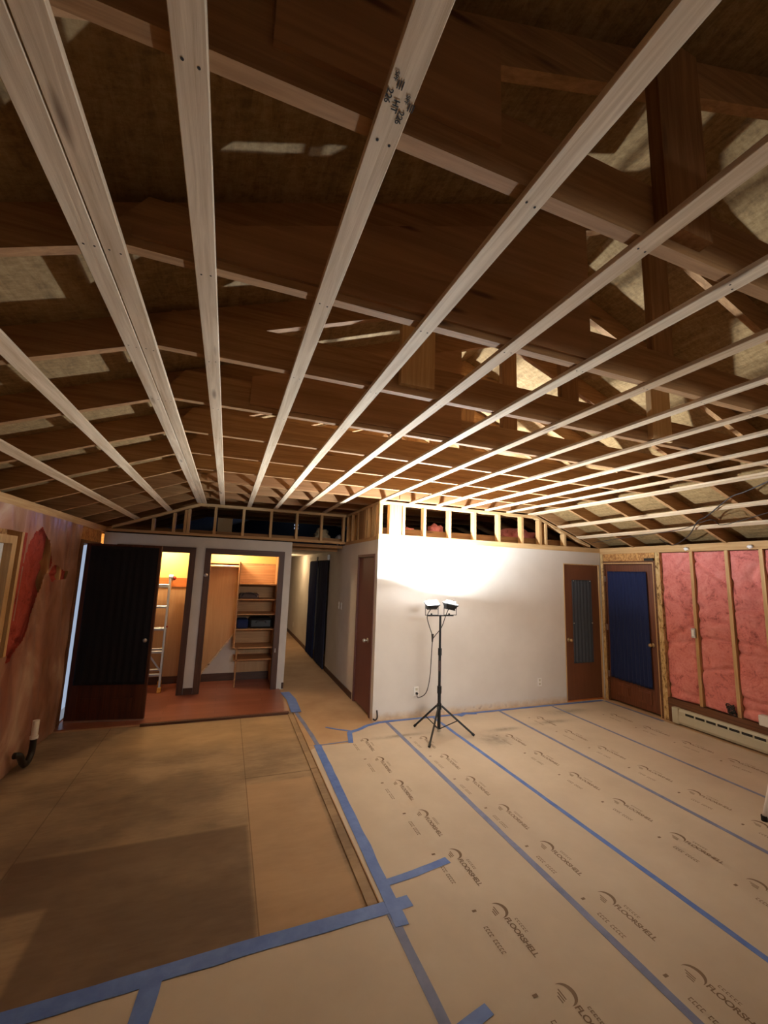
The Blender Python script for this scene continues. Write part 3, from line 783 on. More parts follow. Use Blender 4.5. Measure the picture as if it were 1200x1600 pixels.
# ------------------------------------------------------------------ right wall studs, batts, heater
def vstud(y, x0, z0, z1, lab, grp, mat='frameZ', w=.019):
    return stud(x0, x0+.089, y-w, y+w, z0, z1, lab, grp, mat)
grw = 'studs of the right wall'
vstud(5.098, XR, .001, HD-.021, 'foam smeared corner stud between the brown flush door and the entrance door', grw, 'foam', .022)
tag(obj('stud', B((XR-.006, XR+.089, 4.125, 4.190, .001, HD-.021)), 'foam', origin=(XR, 4.15, 0)), 'foam smeared double stud between the entrance door and the first pink batt', 'stud', grw)
for i, y in enumerate([3.70, 3.285, 2.93, 2.52, 2.11]):
    vstud(y, XR, .30, HD-.021, '%s bare stud between the pink batts, counted from the entrance door' % ordn(i), grw)
tag(obj('header', B((XR+.0, XR+.019, 4.20, 5.07, 2.125, HD-.021)), 'osb', origin=(XR, 4.6, 2.13)), 'yellow panel above the entrance door', 'header')
def batt(side, xf, y0, y1, z0, z1, mat, lab, grp, seed, depth=.07, amp=.022):
    """quilted batt facing -side*x, front surface near xf"""
    bm = bmesh.new(); nu, nv = 22, 96; F_ = []
    for j in range(nv+1):
        v = j/nv; row = []
        for i in range(nu+1):
            u = i/nu; y = y0+(y1-y0)*u; z = z0+(z1-z0)*v
            edge = min(u, 1-u)*2; puff = (edge**.35)*.03
            p = Vector((y*3.1+seed, z*2.7, seed*1.7))
            n = noise.noise(p)*amp + noise.noise(p*3)*amp*.5 + noise.noise(p*9)*amp*.22
            cr = abs(noise.noise(Vector((y*1.3+seed*3, z*3.4, seed)))); n -= max(0, .09-cr)*.35
            cr = abs(z-(1.02+.05*math.sin(y*4)+seed*.01)); n -= max(0, .03-cr)*.9
            row.append(bm.verts.new((xf - side*(puff-.02+n), y, z)))
        F_.append(row)
    Bk = [[bm.verts.new((xf + side*depth, y0 if i == 0 else y1, z0 if j == 0 else z1)) for i in (0, 1)] for j in (0, 1)]
    for j in range(nv):
        for i in range(nu): bm.faces.new((F_[j][i], F_[j][i+1], F_[j+1][i+1], F_[j+1][i]))
    bm.faces.new([Bk[0][0], Bk[0][1], Bk[1][1], Bk[1][0]])
    bm.faces.new([F_[0][i] for i in range(nu+1)] + [Bk[0][1], Bk[0][0]])
    bm.faces.new([F_[nv][i] for i in range(nu+1)] + [Bk[1][1], Bk[1][0]])
    bm.faces.new([F_[j][0] for j in range(nv+1)] + [Bk[1][0], Bk[0][0]])
    bm.faces.new([F_[j][nu] for j in range(nv+1)] + [Bk[1][1], Bk[0][1]])
    return tag(obj('insulation_batt', bm, mat, origin=(xf, (y0+y1)/2, z0), shade=True), lab, 'insulation', grp)
gb2 = 'pink insulation batts in the right wall'
bl = ['pink insulation batt next to the entrance door in the right wall', 'pink insulation batt between the first two bare studs of the right wall',
      'pink insulation batt right of the second bare stud', 'pink insulation batt at the right edge of the photo', 'pink insulation batt just outside the right edge of the photo']
for i, (a, b) in enumerate([(3.72, 4.12), (3.305, 3.68), (2.95, 3.265), (2.54, 2.91), (2.13, 2.50)]):
    batt(1, XR+.018, a, b, .31, HD-.03, 'pink', bl[i], gb2, 2.3+i*5.1)
struct('baseboard_right', B((XR-.012, XR+.09, -1.0, 4.12, .001, .298)), 'brownboard', 'brown board along the foot of the right wall behind the heater', 'baseboard')
t = thing('baseboard_heater', 'long cream electric baseboard heater along the right wall', 'heater', (5.66, 2.9, .02))
hy0, hy1 = 1.7, 4.03
hb = bmesh.new(); prism(hb, [(5.687, .02), (5.645, .02), (5.632, .05), (5.632, .135), (5.640, .140), (5.640, .175), (5.655, .20), (5.687, .205)], hy0, hy1)
obj('body', hb, 'cream', t, bevel=.0)
sl = bmesh.new(); y = hy1-.16
while y > hy0+.1:
    bx(sl, 5.6375, 5.6405, y-.105, y, .145, .172); y -= .125
obj('vent_slot', sl, 'darkslot', t)
obj('end_cap', B((5.626, 5.688, hy1-.075, hy1+.005, .018, .21)), 'cream', t, bevel=.004)
ob = bmesh.new()
t = thing('outlet_box', 'small metal outlet box fixed to the first bare stud of the right wall', 'outlet box', (XR+.0, 3.74, 1.19))
obj('box', B((XR-.022, XR-.001, 3.700, 3.752, 1.13, 1.25)), 'steel', t, bevel=.003)
obj('receptacle', B((XR-.028, XR-.0225, 3.712, 3.740, 1.15, 1.23)), 'white', t)
cb = bmesh.new()
for q in range(5):
    a = random.uniform(0, 6)
    pts = [(XR-.02+.012*math.cos(a+s), 3.345+.045*math.sin(a+s*1.3)+.006*q, .33+.02*q+.02*math.sin(s*2)) for s in [k*.7 for k in range(10)]]
    tube(cb, smooth(pts, 3), .006, 6)
tag(obj('wire_bundle', cb, 'cable', origin=(XR, 3.34, .31)), 'dark wires bunched at the foot of the second bare stud on the right', 'wires')
tag(obj('white_box', B((5.60, 5.686, 2.45, 3.05, .31, .42)), 'white', origin=(5.64, 2.7, .31), bevel=.008), 'white box edge above the heater at the right side of the photo', 'box')
for i, y in enumerate((3.74, 3.02)):
    lump('foam_dab', (XR-.012, y, HP-.09), .022, (.8, 1.4, 1), 'white', '%s white foam dab on the right top plate' % ('left' if i == 0 else 'right'), 'foam', 9+i, 'foam dabs on the right plate')

# cables over the right slope
def cable(name, pts, r, lab, cat='cable', mat='cable'):
    return tag(obj(name, tube(bmesh.new(), smooth(pts), r, 8), mat, origin=pts[0], shade=True), lab, cat)
CAB = [(4.428, 2.121, 2.758), (4.561, 2.415, 2.708), (4.632, 2.593, 2.681), (4.925, 2.989, 2.569), (5.028, 3.159, 2.53), (5.36, 3.494, 2.404), (5.578, 3.851, 2.321), (5.378, 3.878, 2.397)]
CAB2 = [(4.963, 2.404, 2.555), (5.15, 2.969, 2.484), (5.013, 3.013, 2.536), (5.182, 3.486, 2.472), (5.257, 4.154, 2.443), (5.36, 4.959, 2.404)]
cable('electric_cable', CAB, .006, 'thick dark cable sagging across the right ceiling slope')
cable('electric_cable', CAB2, .004, 'thin dark cable running low under the right ceiling slope')

# ------------------------------------------------------------------ left wall
t = sthing('window_1', 'small window in the left wall beside the torn plastic film', 'window', (XL-.05, 3.76, 1.08))
obj('frame', B((XL-.10, XL+.004, 4.19, 4.265, 1.085, 2.025), (XL-.10, XL+.004, 3.255, 3.30, 1.085, 2.025), (XL-.10, XL+.004, 3.30, 4.19, 1.96, 2.025), (XL-.10, XL+.004, 3.30, 4.19, 1.085, 1.12)), 'frameZ', t)
obj('sash', B((XL-.08, XL-.05, 4.15, 4.189, 1.121, 1.959), (XL-.08, XL-.05, 3.301, 3.34, 1.121, 1.959), (XL-.08, XL-.05, 3.34, 4.15, 1.92, 1.959), (XL-.08, XL-.05, 3.34, 4.15, 1.121, 1.16), (XL-.08, XL-.05, 3.34, 4.15, 1.53, 1.56)), 'white', t)
obj('pane', B((XL-.068, XL-.062, 3.341, 4.149, 1.161, 1.919)), 'frosted', t)
glw = 'studs of the left wall'
for i, y in enumerate([4.36, 5.02, 5.36, 5.66]):
    stud(XL-.099, XL-.008 if i else XL+.004, y-.022, y+.022, .001, HD-.001, ['pale stud beside the window in the left wall', 'first stud behind the plastic film right of the red opening', 'second stud behind the plastic film of the left wall', 'last stud behind the film before the outer doorway'][i], glw)
gl3 = 'insulation behind the film of the left wall'
for i, (a, b) in enumerate([(4.385, 4.995), (5.045, 5.335), (5.385, 5.635)]):
    batt(-1, XL-.035, a, b, .005, HD-.01, 'redwool', ['dark red insulation batt bulging through the torn film beside the window', 'middle red insulation batt behind the film of the left wall', 'red insulation batt behind the film nearest the outer doorway'][i], gl3, 1.3+i*4.4, depth=.05, amp=.022)
HOLE = [(4.617, 2.142), (4.806, 2.019), (4.931, 1.809), (4.794, 1.659), (4.718, 1.488), (4.645, 1.326), (4.561, 1.146), (4.434, 0.986), (4.365, 1.001), (4.416, 1.299), (4.427, 1.535), (4.416, 1.804), (4.455, 1.971), (4.507, 2.075)]
DARK = [(4.955, 1.704), (5.028, 1.759), (5.129, 1.798), (5.288, 1.745), (5.543, 1.723), (5.498, 1.64), (5.076, 1.633)]
HOLE = [(4.70+(a-4.62)*1.12-.03 if a > 4.5 else a-.02, b) for a, b in HOLE]
def inside(p, poly):
    r = False; n = len(poly)
    for i in range(n):
        (x1, y1), (x2, y2) = poly[i], poly[(i+1) % n]
        if (y1 > p[1]) != (y2 > p[1]) and p[0] < (x2-x1)*(p[1]-y1)/(y2-y1)+x1: r = not r
    return r
fb = bmesh.new(); ny, nz = 150, 150; fy0, fy1 = 2.6, 5.79; V = {}
for j in range(nz+1):
    for i in range(ny+1):
        y = fy0+(fy1-fy0)*i/ny; z = .002+(HD-.004)*j/nz
        q = Vector((y*2.2, z*.8, 3)); d = noise.noise(q)*.016 + abs(noise.noise(Vector((y*5+z*1.5, z*1.2, 7))))*.022
        V[i, j] = fb.verts.new((XL+.012+d, y, z))
for j in range(nz):
    for i in range(ny):
        y = fy0+(fy1-fy0)*(i+.5)/ny; z = .002+(HD-.004)*(j+.5)/nz
        if inside((y, z), HOLE) or inside((y, z), DARK): continue
        if 3.25 < y < 4.385 and 1.05 < z < 2.06: continue
        fb.faces.new((V[i, j], V[i+1, j], V[i+1, j+1], V[i, j+1]))
for v in [v for v in fb.verts if not v.link_faces]: fb.verts.remove(v)
fo = obj('plastic_film', fb, 'film', origin=(XL, 4.5, 0), shade=True)
tag(fo, 'wrinkled torn plastic film over the insulation of the left wall', 'plastic film')
t = thing('drain_pipe', 'white pipe stub with a dark trap at the foot of the left wall', 'pipe', (XL+.09, 4.93, 0))
obj('white_stub', tube(bmesh.new(), [(XL+.10, 4.95, .20), (XL+.10, 4.95, .225), (XL+.10, 4.95, .226), (XL+.10, 4.95, .36)], [.034, .034, .027, .027], 16), 'white', t, shade=False)
obj('trap', tube(bmesh.new(), smooth([(XL+.10, 4.95, .20), (XL+.10, 4.94, .08), (XL+.10, 4.86, .025), (XL+.10, 4.77, .06), (XL+.09, 4.72, .14), (XL+.062, 4.68, .16)], 5), .026, 14), 'pipe', t, shade=True)

# ------------------------------------------------------------------ closets
t = thing('closet_shelving', 'tan shelving unit built into the right closet', 'shelves', (.48, 7.25, .012))
obj('divider', B((.185, .205, 6.98, 7.44, .60, 1.92)), 'shelf', t)
obj('divider_foot', B((.235, .255, 7.0, 7.04, .012, .60)), 'shelf', t)
for z in (1.58, 1.34, 1.11, .88, .60, .42):
    obj('shelf', B((.206, .789, 7.0, 7.44, z-.018, z)), 'shelf', t)
obj('back_panel', B((.206, .789, 7.441, 7.444, .60, 1.88)), 'shelf', t)
t = thing('hanging_rail', 'white closet rod under a thin shelf in the right closet', 'rail', (-.03, 7.3, 1.8))
obj('rod', tube(bmesh.new(), [(-.249, 7.12, 1.845), (.184, 7.12, 1.845)], .014, 12), 'white', t, shade=True)
obj('shelf', B((-.249, .184, 7.16, 7.458, 1.885, 1.90)), 'shelf', t)
db = bmesh.new(); prism(db, [(-.25, .13), (-.25, .165), (.184, .76), (.184, .72)], 7.405, 7.4445)
lp = bmesh.new(); prism(lp, [(-.25, .131), (.234, .131), (.234, .78), (.184, .74), (-.25, .15)], 7.4525, 7.4595)
struct('wall_closet_lower', lp, 'drywall2', 'painted wall below the diagonal moulding in the right closet', 'wall')
struct('trim_8', db, 'pineX', 'diagonal wooden moulding on the back wall of the right closet', 'trim')
t = thing('folded_bag', 'grey brown folded bag on the second closet shelf', 'bag', (.36, 7.2, 1.341))
obj('body', B((.215, .52, 7.06, 7.36, 1.3415, 1.42)), 'greyfab', t, bevel=.02)
obj('strap', tube(bmesh.new(), smooth([(.25, 7.06, 1.38), (.30, 7.035, 1.43), (.42, 7.035, 1.43), (.48, 7.06, 1.38)], 4), .007, 6), 'darkfab', t)
t = thing('black_case', 'black rounded case on the fourth closet shelf', 'case', (.55, 7.2, .881))
obj('body', B((.40, .75, 7.02, 7.38, .8815, 1.04)), 'black', t, bevel=.03)
obj('handle', tube(bmesh.new(), smooth([(.50, 7.02, .97), (.52, 6.995, 1.0), (.63, 6.995, 1.0), (.65, 7.02, .97)], 4), .007, 6), 'darkfab', t)
tag(obj('folded_cloth', B((.212, .385, 7.04, 7.38, .8815, 1.02)), 'navy', origin=(.3, 7.2, .8815), bevel=.02), 'dark blue folded cloth beside the black case in the closet', 'cloth')
t = thing('hook_board', 'orange wooden hook board on the back wall of the left closet', 'hook board', (-.9, 7.45, 1.5))
obj('board', B((-1.60, -.455, 7.438, 7.4515, 1.49, 1.63)), 'hookboard', t)
for x in (-1.2, -.80):
    obj('hook', tube(bmesh.new(), smooth([(x, 7.437, 1.57), (x, 7.40, 1.565), (x, 7.38, 1.59), (x, 7.385, 1.62)], 4), .005, 8), 'brass', t, shade=True)

# ladder leaning in the left closet
LT = thing('ladder', 'folding aluminium ladder with yellow feet leaning in the left closet', 'ladder', (-.98, 7.15, .012))
def bar(a, b, w, d, side=Vector((1, 0, 0))):
    a, b = Vector(a), Vector(b); ax = (b-a).normalized(); s = (side-ax*side.dot(ax)).normalized(); n = ax.cross(s)
    bm = bmesh.new(); vs_ = []
    for p in (a, b):
        for i, j in ((-1, -1), (1, -1), (1, 1), (-1, 1)): vs_.append(bm.verts.new(p + s*w*i/2 + n*d*j/2))
    for f in ((3, 2, 1, 0), (4, 5, 6, 7), (0, 1, 5, 4), (1, 2, 6, 5), (2, 3, 7, 6), (3, 0, 4, 7)): bm.faces.new([vs_[k] for k in f])
    return bm
fR0, fR1 = Vector((-.775, 6.98, .05)), Vector((-.805, 7.24, 1.62))
fL0, fL1 = Vector((-1.20, 6.98, .05)), Vector((-1.17, 7.24, 1.62))
rR0, rR1 = Vector((-.82, 7.36, .05)), Vector((-.815, 7.28, 1.60))
rL0, rL1 = Vector((-1.16, 7.36, .05)), Vector((-1.165, 7.28, 1.60))
for a, b in ((fR0, fR1), (fL0, fL1), (rR0, rR1), (rL0, rL1)):
    obj('side_rail', bar(a, b, .028, .062), 'alu', LT, bevel=.003)
for z in (.25, .56, .88, 1.20, 1.52):
    k_ = (z-.05)/1.57
    a, b = fL0.lerp(fL1, k_), fR0.lerp(fR1, k_)
    obj('rung', bar(a, b, .035, .045, Vector((0, 0, 1))), 'alu', LT, bevel=.004)
    a, b = rL0.lerp(rL1, k_), rR0.lerp(rR1, k_)
    obj('rung', bar(a, b, .03, .035, Vector((0, 0, 1))), 'alu', LT, bevel=.004)
for p in (fR0, fL0, rR0, rL0):
    obj('foot', B((p.x-.026, p.x+.026, p.y-.04, p.y+.04, .013, .085)), 'yellow', LT, bevel=.008)
for x in (-.80, -1.175):
    hb = bmesh.new(); tube(hb, [(x-.03, 7.26, 1.64), (x+.03, 7.26, 1.64)], .05, 16); obj('hinge', hb, 'alu', LT, shade=False)
obj('lock_knob', ball(bmesh.new(), (-.755, 7.25, 1.63), .03), 'red', LT, shade=True)
obj('lock_tab', ball(bmesh.new(), (-.76, 7.0, .93), .014), 'red', LT, shade=True)
obj('brace', bar((-.78, 6.985, .30), (-.95, 7.0, .53), .02, .012), 'alu', LT)

# ------------------------------------------------------------------ floor paper and printing
INK = 'ink'
def fish(dst, x, y):
    # swoosh roundel at the head of the printed mark
    c = bmesh.new(); n = 18; pts = []
    for k in range(n+1):
        a = -0.2+ k*(PI+.4)/n; pts.append((math.cos(a)*.052, math.sin(a)*.052))
    inn = []
    for k in range(n+1):
        a = -0.2 + k*(PI+.4)/n; r = .052-.020*math.sin(k/n*PI); inn.append((math.cos(a)*r, math.sin(a)*r))
    for k in range(n):
        vs_ = [c.verts.new((p[0], p[1], 0)) for p in (pts[k], pts[k+1], inn[k+1], inn[k])]
        try: c.faces.new(vs_)
        except ValueError: pass
    for q in range(3):
        bx(c, -.03+q*.012, .02+q*.004, -.016-q*.012, -.010-q*.012, 0, .00005)
    put(dst, c, (0, -1, 0), (1, 0, 0), (x, y-.05, .0031))
def glyphs(dst, x, y, widths, h, z=.0031):
    for wd in widths:
        if wd < 0: y += wd; continue
        bx(dst, x, x+h, y-wd*.25, y, z, z+.00005); bx(dst, x, x+h*.2, y-wd, y, z, z+.00005); bx(dst, x+h*.8, x+h, y-wd, y, z, z+.00005)
        y -= wd+.005
runs = [(1.00, 2.02, 1.56, 2.22, 'first printed paper run, beside the sunken subfloor'),
        (2.005, 2.665, 2.215, 2.585, 'second printed paper run, narrow, under the tripod'),
        (2.65, 3.665, 3.215, 2.86, 'third printed paper run from the subfloor'),
        (3.65, 4.565, 4.01, 3.26, 'fourth printed paper run from the subfloor'),
        (4.55, 5.60, 5.12, 3.58, 'fifth printed paper run, along the heater')]
for (x0, x1, xm, ys, lab) in runs:
    t = thing('floor_paper', lab, 'floor paper', ((x0+x1)/2, 2, .0005), 'printed floor paper')
    bm = bmesh.new(); nx_, ny_ = 6, 60; ya = -2.5; yb = YW-.02; G = {}
    zo = .001 + (.0006 if xm in (2.215, 4.01) else 0)
    if x0 == 1.0:
        pts = [(.955, ya), (x1, ya), (x1, YW-.02), (1.86, YW-.03), (1.70, 4.96), (1.47, 4.82), (1.42, 4.56), (1.06, 4.58), (.955, 4.5)]
    else: pts = [(x0, ya), (x1, ya), (x1, yb), (x0, yb)]
    prism(bm, pts, zo-.0008, zo+.0008, 'XY'); sheet = obj('sheet', bm, 'paper', t)
    pm = bmesh.new(); k = -9
    while ys+.485*k < YW-.4:
        y = ys+.485*k; k += 1
        if y < -.3 or (x0 == 1.0 and y > 4.75): continue
        fish(pm, xm, y)
        put(pm, text_bm('FLOORSHELL', .044, .92), (0, -1, 0), (1, 0, 0), (xm-.004, y-.105, .0031))
        glyphs(pm, xm+.048, y-.125, [.011]*6, .016)
        bx(pm, xm-.145, xm-.12, y-.02, y-.005, .0031, .00315)
        c = bmesh.new(); bmesh.ops.create_circle(c, cap_ends=True, segments=14, radius=.018); bmesh.ops.inset_region(c, faces=c.faces[:], thickness=.006)
        inner = [f for f in c.faces if len(f.verts) > 4]; bmesh.ops.delete(c, geom=inner, context='FACES')
        put(pm, c, (0, -1, 0), (1, 0, 0), (xm-.133, y-.075, .0031))
        glyphs(pm, xm-.146, y-.12, [.012, .012, .012, .012, -.015, .012, .012, .012, .012, .012], .024)
    merge(sheet, pm, INK)
tag(obj('floor_paper', B((XL+.01, .985, YB+.05, 2.36, .0004, .0015)), 'paper', origin=(0, 1, .001)), 'plain paper in the left foreground below the long cross tape', 'floor paper', None)
hp = bmesh.new(); prism(hp, [(.955, 4.62), (1.41, 4.60), (1.46, 4.84), (1.69, 4.98), (XC-.002, 5.09), (XC-.012, 13.2), (.965, 13.2)], .0004, .0012, 'XY')
tag(obj('floor_paper', hp, 'paper2', origin=(1.4, 7, .001)), 'plain brown paper running down the hallway', 'floor paper')

# blue tape strips
def strip(pts, wd, mat, lab, z=.0042, seed=0):
    bm = bmesh.new(); P = [Vector((p[0], p[1], 0)) for p in pts]; D = []
    for a, b in zip(P, P[1:]):
        n = max(2, int((b-a).length/.06))
        for k in range(n): D.append(a.lerp(b, k/n))
    D.append(P[-1]); top = []; bot = []
    for i, p in enumerate(D):
        d = (D[min(i+1, len(D)-1)]-D[max(i-1, 0)]).normalized(); s = Vector((d.y, -d.x, 0))
        w1 = wd/2*(1+.22*noise.noise(Vector((p.x*5+seed, p.y*5, 0)))); w2 = wd/2*(1+.10*noise.noise(Vector((p.x*5, p.y*5+seed, 9))))
        zz_ = z+.0006*noise.noise(p*9)
        top.append((bm.verts.new((p.x-s.x*w1, p.y-s.y*w1, zz_)), bm.verts.new((p.x+s.x*w2, p.y+s.y*w2, zz_))))
        bot.append((bm.verts.new((p.x-s.x*w1, p.y-s.y*w1, z-.001)), bm.verts.new((p.x+s.x*w2, p.y+s.y*w2, z-.001))))
    for i in range(len(D)-1):
        bm.faces.new((top[i][0], top[i][1], top[i+1][1], top[i+1][0]))
        bm.faces.new((bot[i][0], bot[i+1][0], bot[i+1][1], bot[i][1]))
        bm.faces.new((top[i][0], top[i+1][0], bot[i+1][0], bot[i][0])); bm.faces.new((top[i][1], bot[i][1], bot[i+1][1], top[i+1][1]))
    bm.faces.new((top[0][0], bot[0][0], bot[0][1], top[0][1])); bm.faces.new((top[-1][0], top[-1][1], bot[-1][1], bot[-1][0]))
    return tag(obj('tape_strip', bm, mat, origin=(D[0].x, D[0].y, z)), lab, 'tape', 'blue tape strips on the floor')
strip([(1.045, 4.60), (1.01, 2.24)], .075, 'tape', 'wide bright blue tape along the edge of the sunken subfloor', z=.0062)
strip([(.985, 2.36), (1.0, 1.0), (1.0, -1.0)], .05, 'tape2', 'dull tape running from the tape crossing towards the camera')
strip([(2.0, 5.03), (2.01, -.5)], .045, 'tape2', 'long tape seam just left of the tripod, first of the long seams')
strip([(2.645, 5.03), (2.66, -.5)], .042, 'tape', 'long tape seam passing under the right tripod leg')
strip([(3.655, 5.03), (3.66, -.5)], .040, 'tape2', 'third long tape seam, right of the tripod')
strip([(4.55, 5.02), (4.56, -.5)], .035, 'tape2', 'rightmost long tape seam, nearest the heater')
strip([(1.12, 2.385), (.93, 2.375), (.2, 2.36), (-.20, 2.34), (-1.5, 2.29)], .085, 'tape', 'wide cross tape between the subfloor and the foreground paper', z=.0050)
strip([(.99, 2.545), (1.24, 2.57), (1.49, 2.615)], .055, 'tape', 'short tape piece branching right near the tape crossing', z=.0050)
strip([(-.16, 2.33), (-.20, 2.0), (-.22, 1.2)], .085, 'tape', 'tape branching from the cross tape at the bottom left', z=.0050)
strip([(1.02, 1.70), (1.20, 1.74)], .055, 'tape', 'short tape piece at the bottom edge of the photo', z=.0050)
strip([(.955, 6.58), (1.0, 6.2), (.985, 5.66)], .13, 'tape', 'widest blue tape patch at the mouth of the hallway', z=.0140)
strip([(.985, 5.68), (1.02, 5.2), (1.05, 4.60)], .045, 'tape2', 'narrow tape linking the hallway patch to the wide tape')
strip([(1.06, 4.59), (1.40, 4.61)], .022, 'tape2', 'thin tape across the end of the first paper run')
strip([(1.40, 4.56), (1.47, 4.85)], .055, 'tape', 'short upright tape piece near the hallway door')
strip([(1.24, 5.07), (1.34, 4.98), (1.52, 4.86)], .03, 'tape', 'thin slanting tape tail near the hallway door', z=.0050)
strip([(1.46, 4.84), (1.60, 4.90), (1.72, 4.99), (1.90, 5.055), (2.10, 5.06)], .055, 'tape', 'curved tape rounding the wall corner beside the hallway door', z=.0050)
strip([(2.05, 5.06), (3.0, 5.06), (4.2, 5.06), (5.55, 5.05)], .05, 'tape', 'tape along the foot of the white wall', z=.0055)
strip([(3.0, 5.0), (3.12, 5.07), (3.28, 5.03)], .07, 'tape', 'crumpled tape patch at the foot of the white wall', z=.0066)
strip([(5.56, 5.03), (5.58, 4.12)], .05, 'tape2', 'tape in front of the entrance door in the right wall')

# ------------------------------------------------------------------ outlets and switches
def outlet(c, n, lab, name='wall_outlet', holes=True, w=.07, h=.115):
    c = Vector(c); n = Vector(n)
    t = thing(name, lab, 'outlet' if name == 'wall_outlet' else 'switch', c)
    if abs(n.y) > .5: pl = B((c.x-w/2, c.x+w/2, c.y-.006, c.y-.0005, c.z-h/2, c.z+h/2)); 
    else: pl = B((c.x-.006, c.x-.0005, c.y-w/2, c.y+w/2, c.z-h/2, c.z+h/2))
    obj('plate', pl, 'white', t, bevel=.0015)
    for dz in (-.026, .026):
        if not holes and dz > 0: continue
        z = c.z + (dz if holes else 0); s = .015 if holes else .012
        if abs(n.y) > .5: q = B((c.x-s, c.x+s, c.y-.009, c.y-.0065, z-.015, z+.015))
        else: q = B((c.x-.010, c.x-.0065, c.y-s, c.y+s, z-.015, z+.015))
        obj('socket' if holes else 'toggle', q, 'cream', t)
    return t
outlet((2.432, YW, .316), (0, -1, 0), 'white wall outlet with the black plug of the work light')
outlet((4.42, YW, .318), (0, -1, 0), 'unused white outlet low on the right half of the white wall')
outlet((XC, 7.02, 1.25), (-1, 0, 0), 'left light switch on the hallway wall', 'light_switch', False)
outlet((XC, 6.86, 1.25), (-1, 0, 0), 'right light switch on the hallway wall, nearer the door', 'light_switch', False)
outlet((XC, 11.9, .32), (-1, 0, 0), 'small outlet far down the hallway wall')
cb = bmesh.new(); tube(cb, smooth([(XC+.006, YW-.012, .03), (XC+.03, YW-.03, .02), (XC+.055, YW-.03, .05), (XC+.05, YW-.02, .13)], 5), .009, 8)
tag(obj('corner_cable', cb, 'cable', origin=(XC+.02, YW-.02, 0)), 'short dark cable stub curling at the foot of the wall corner', 'cable')

# ------------------------------------------------------------------ tripod work light
TX, TYY = 2.448, 4.53
t = thing('work_light', 'black tripod work light with two heads in front of the white wall', 'work light', (TX, TYY, 0))
def cyl(a, b, r, s=14): return tube(bmesh.new(), [a, b], r, s)
obj('lower_pole', cyl((TX, TYY, .045), (TX, TYY, .50), .020), 'black', t, shade=False)
obj('middle_pole', cyl((TX, TYY, .50), (TX, TYY, .93), .0165), 'black', t)
obj('upper_pole', cyl((TX, TYY, .93), (TX, TYY, 1.345), .0135), 'black', t)
obj('collar', cyl((TX, TYY, .45), (TX, TYY, .53), .026), 'black', t); obj('collar', cyl((TX, TYY, .88), (TX, TYY, .96), .022), 'black', t)
obj('sticker', tube(bmesh.new(), [(TX, TYY, .70), (TX, TYY, .82)], .0172, 14), 'greyfab', t)
obj('hub', cyl((TX, TYY, .275), (TX, TYY, .335), .028), 'black', t)
obj('lower_hub', cyl((TX, TYY, .03), (TX, TYY, .06), .022), 'steel', t)
for fx, fy in ((2.165, 4.215), (2.265, 4.81), (2.815, 4.36)):
    top = Vector((TX, TYY, .31)); ft = Vector((fx, fy, .012)); d = (ft-top)
    a = top + Vector((d.x, d.y, 0)).normalized()*.03
    o = obj('leg', tube(bmesh.new(), [a, ft], .0115, 10), 'black', t)
    obj('rubber_foot', tube(bmesh.new(), [ft - d*.06, ft], .015, 10), 'black', o)
    mid = a.lerp(ft, .5)
    obj('brace', tube(bmesh.new(), [(TX, TYY, .055), mid], .006, 8), 'black', t)
obj('crossbar', bar((TX-.175, TYY, 1.338), (TX+.175, TYY, 1.338), .022, .012, Vector((0, 1, 0))), 'black', t)
obj('wing_nut', ball(bmesh.new(), (TX-.12, TYY, 1.355), .012), 'black', t); obj('wing_nut', ball(bmesh.new(), (TX+.12, TYY, 1.355), .012), 'black', t)
def head(cx, cz, tilt, roll_, lit):
    R = Matrix.Rotation(roll_, 4, 'Y') @ Matrix.Rotation(tilt, 4, 'X'); T = Matrix.Translation((cx, TYY, cz)) @ R
    def part(name, bm, mat, shade=False):
        bmesh.ops.transform(bm, matrix=T, verts=bm.verts); return obj(name, bm, mat, h, shade=shade)
    h = obj('lamp_head', (lambda b: (bmesh.ops.transform(b, matrix=T, verts=b.verts), b)[1])(housing()), 'black', t)
    part('reflector', B((-.074, .074, -.046, .046, -.012, -.010)), 'chrome_lens')
    g = bmesh.new(); tube(g, [(-.06, 0, .034), (.06, 0, .034)], .010, 10); part('halogen_tube', g, 'glow')
    part('lens', B((-.074, .074, -.046, .046, .0155, .0165)), 'glow')
    part('rim', frame_bm(), 'black')
    fn = bmesh.new()
    for q in range(7): bx(fn, -.06+q*.02-.002, -.06+q*.02+.002, -.035, .035, -.062, -.048)
    part('cooling_fin', fn, 'black')
    # u bracket
    yb = bmesh.new(); z0 = 1.345
    pts = [Vector((cx-.085, TYY, cz)), Vector((cx-.085, TYY, z0)), Vector((cx+.085, TYY, z0)), Vector((cx+.085, TYY, cz))]
    tube(yb, pts, .005, 8); obj('bracket', yb, 'black', h)
    n = (R.to_3x3() @ Vector((0, 0, 1)))
    p = T @ Vector((0, 0, .020))
    ld = light('work_lamp', 'AREA', p, lit, (.87, .945, 1.0), .13, .07, n=n, spread=2.95)
    return h
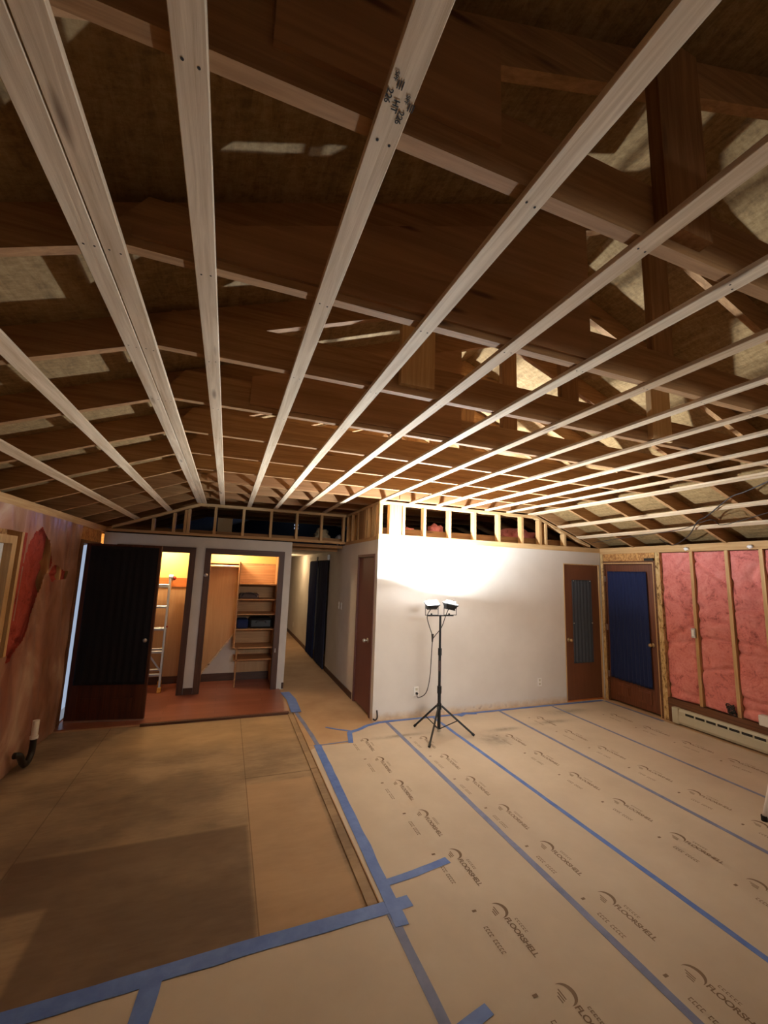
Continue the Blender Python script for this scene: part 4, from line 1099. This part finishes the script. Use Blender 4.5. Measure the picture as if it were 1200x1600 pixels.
def housing():
    b = bmesh.new()
    lo = [b.verts.new(p) for p in ((-.055, -.03, -.05), (.055, -.03, -.05), (.055, .03, -.05), (-.055, .03, -.05))]
    up = [b.verts.new(p) for p in ((-.08, -.052, 0), (.08, -.052, 0), (.08, .052, 0), (-.08, .052, 0))]
    ui = [b.verts.new(p) for p in ((-.075, -.047, 0), (.075, -.047, 0), (.075, .047, 0), (-.075, .047, 0))]
    li = [b.verts.new(p) for p in ((-.075, -.047, -.013), (.075, -.047, -.013), (.075, .047, -.013), (-.075, .047, -.013))]
    b.faces.new(lo[::-1]); b.faces.new(li)
    for i in range(4):
        j = (i+1) % 4
        b.faces.new((lo[i], lo[j], up[j], up[i])); b.faces.new((up[i], up[j], ui[j], ui[i])); b.faces.new((ui[i], ui[j], li[j], li[i]))
    return b
def frame_bm():
    return B((-.083, .083, -.056, -.049, -.004, .006), (-.083, .083, .049, .056, -.004, .006), (-.083, -.077, -.049, .049, -.004, .006), (.077, .083, -.049, .049, -.004, .006))
head(TX-.115, 1.475, math.radians(17), math.radians(-3), WORK_W*1.15)
head(TX+.135, 1.470, math.radians(3), math.radians(10), WORK_W*.52)
# cords
obj('cord', tube(bmesh.new(), smooth([(TX-.11, TYY+.01, 1.43), (TX-.17, TYY+.01, 1.34), (TX-.15, TYY+.01, 1.24), (TX-.09, TYY+.02, 1.10), (TX-.085, TYY+.03, 1.06)], 6), .005, 8), 'cable', t, shade=True)
obj('cord', tube(bmesh.new(), smooth([(TX+.12, TYY+.01, 1.42), (TX+.08, TYY+.01, 1.34), (TX+.03, TYY+.02, 1.20), (TX-.05, TYY+.02, 1.11), (TX-.085, TYY+.03, 1.06)], 6), .005, 8), 'cable', t, shade=True)
obj('splitter', tube(bmesh.new(), [(TX-.085, TYY+.03, 1.12), (TX-.087, TYY+.03, 1.03)], [.016, .008], 10), 'cable', t)
cd_ = obj('power_cord', tube(bmesh.new(), smooth([(TX-.087, TYY+.03, 1.04), (TX-.10, TYY+.03, .80), (TX-.10, TYY+.06, .60), (TX-.10, TYY+.15, .42), (TX-.10, TYY+.35, .31), (TX-.04, TYY+.52, .285), (2.432, YW-.03, .296)], 8), .005, 8), 'cable', t, shade=True)
obj('plug', tube(bmesh.new(), [(2.432, YW-.035, .294), (2.432, YW-.0095, .292)], .014, 10), 'black', cd_)

# white legged stool at the right edge
t = thing('step_stool', 'white legged stool just inside the right edge of the photo', 'stool', (4.30, 2.10, 0))
for sx_, sy_ in ((-1, 1), (1, 1), (-1, -1), (1, -1)):
    a = Vector((4.265+.16*sx_, 2.125+.13*sy_, .012)); b = Vector((4.285+.11*sx_, 2.105+.09*sy_, .42))
    o = obj('leg', tube(bmesh.new(), [a, b], [.017, .015], 12), 'white', t, shade=True)
    obj('rubber_foot', tube(bmesh.new(), [a-Vector((0, 0, .011)), a+Vector((0, 0, .03))], .021, 12), 'darkslot', o)
obj('seat', B((4.155, 4.415, 1.995, 2.215, .42, .445)), 'white', t, bevel=.008)
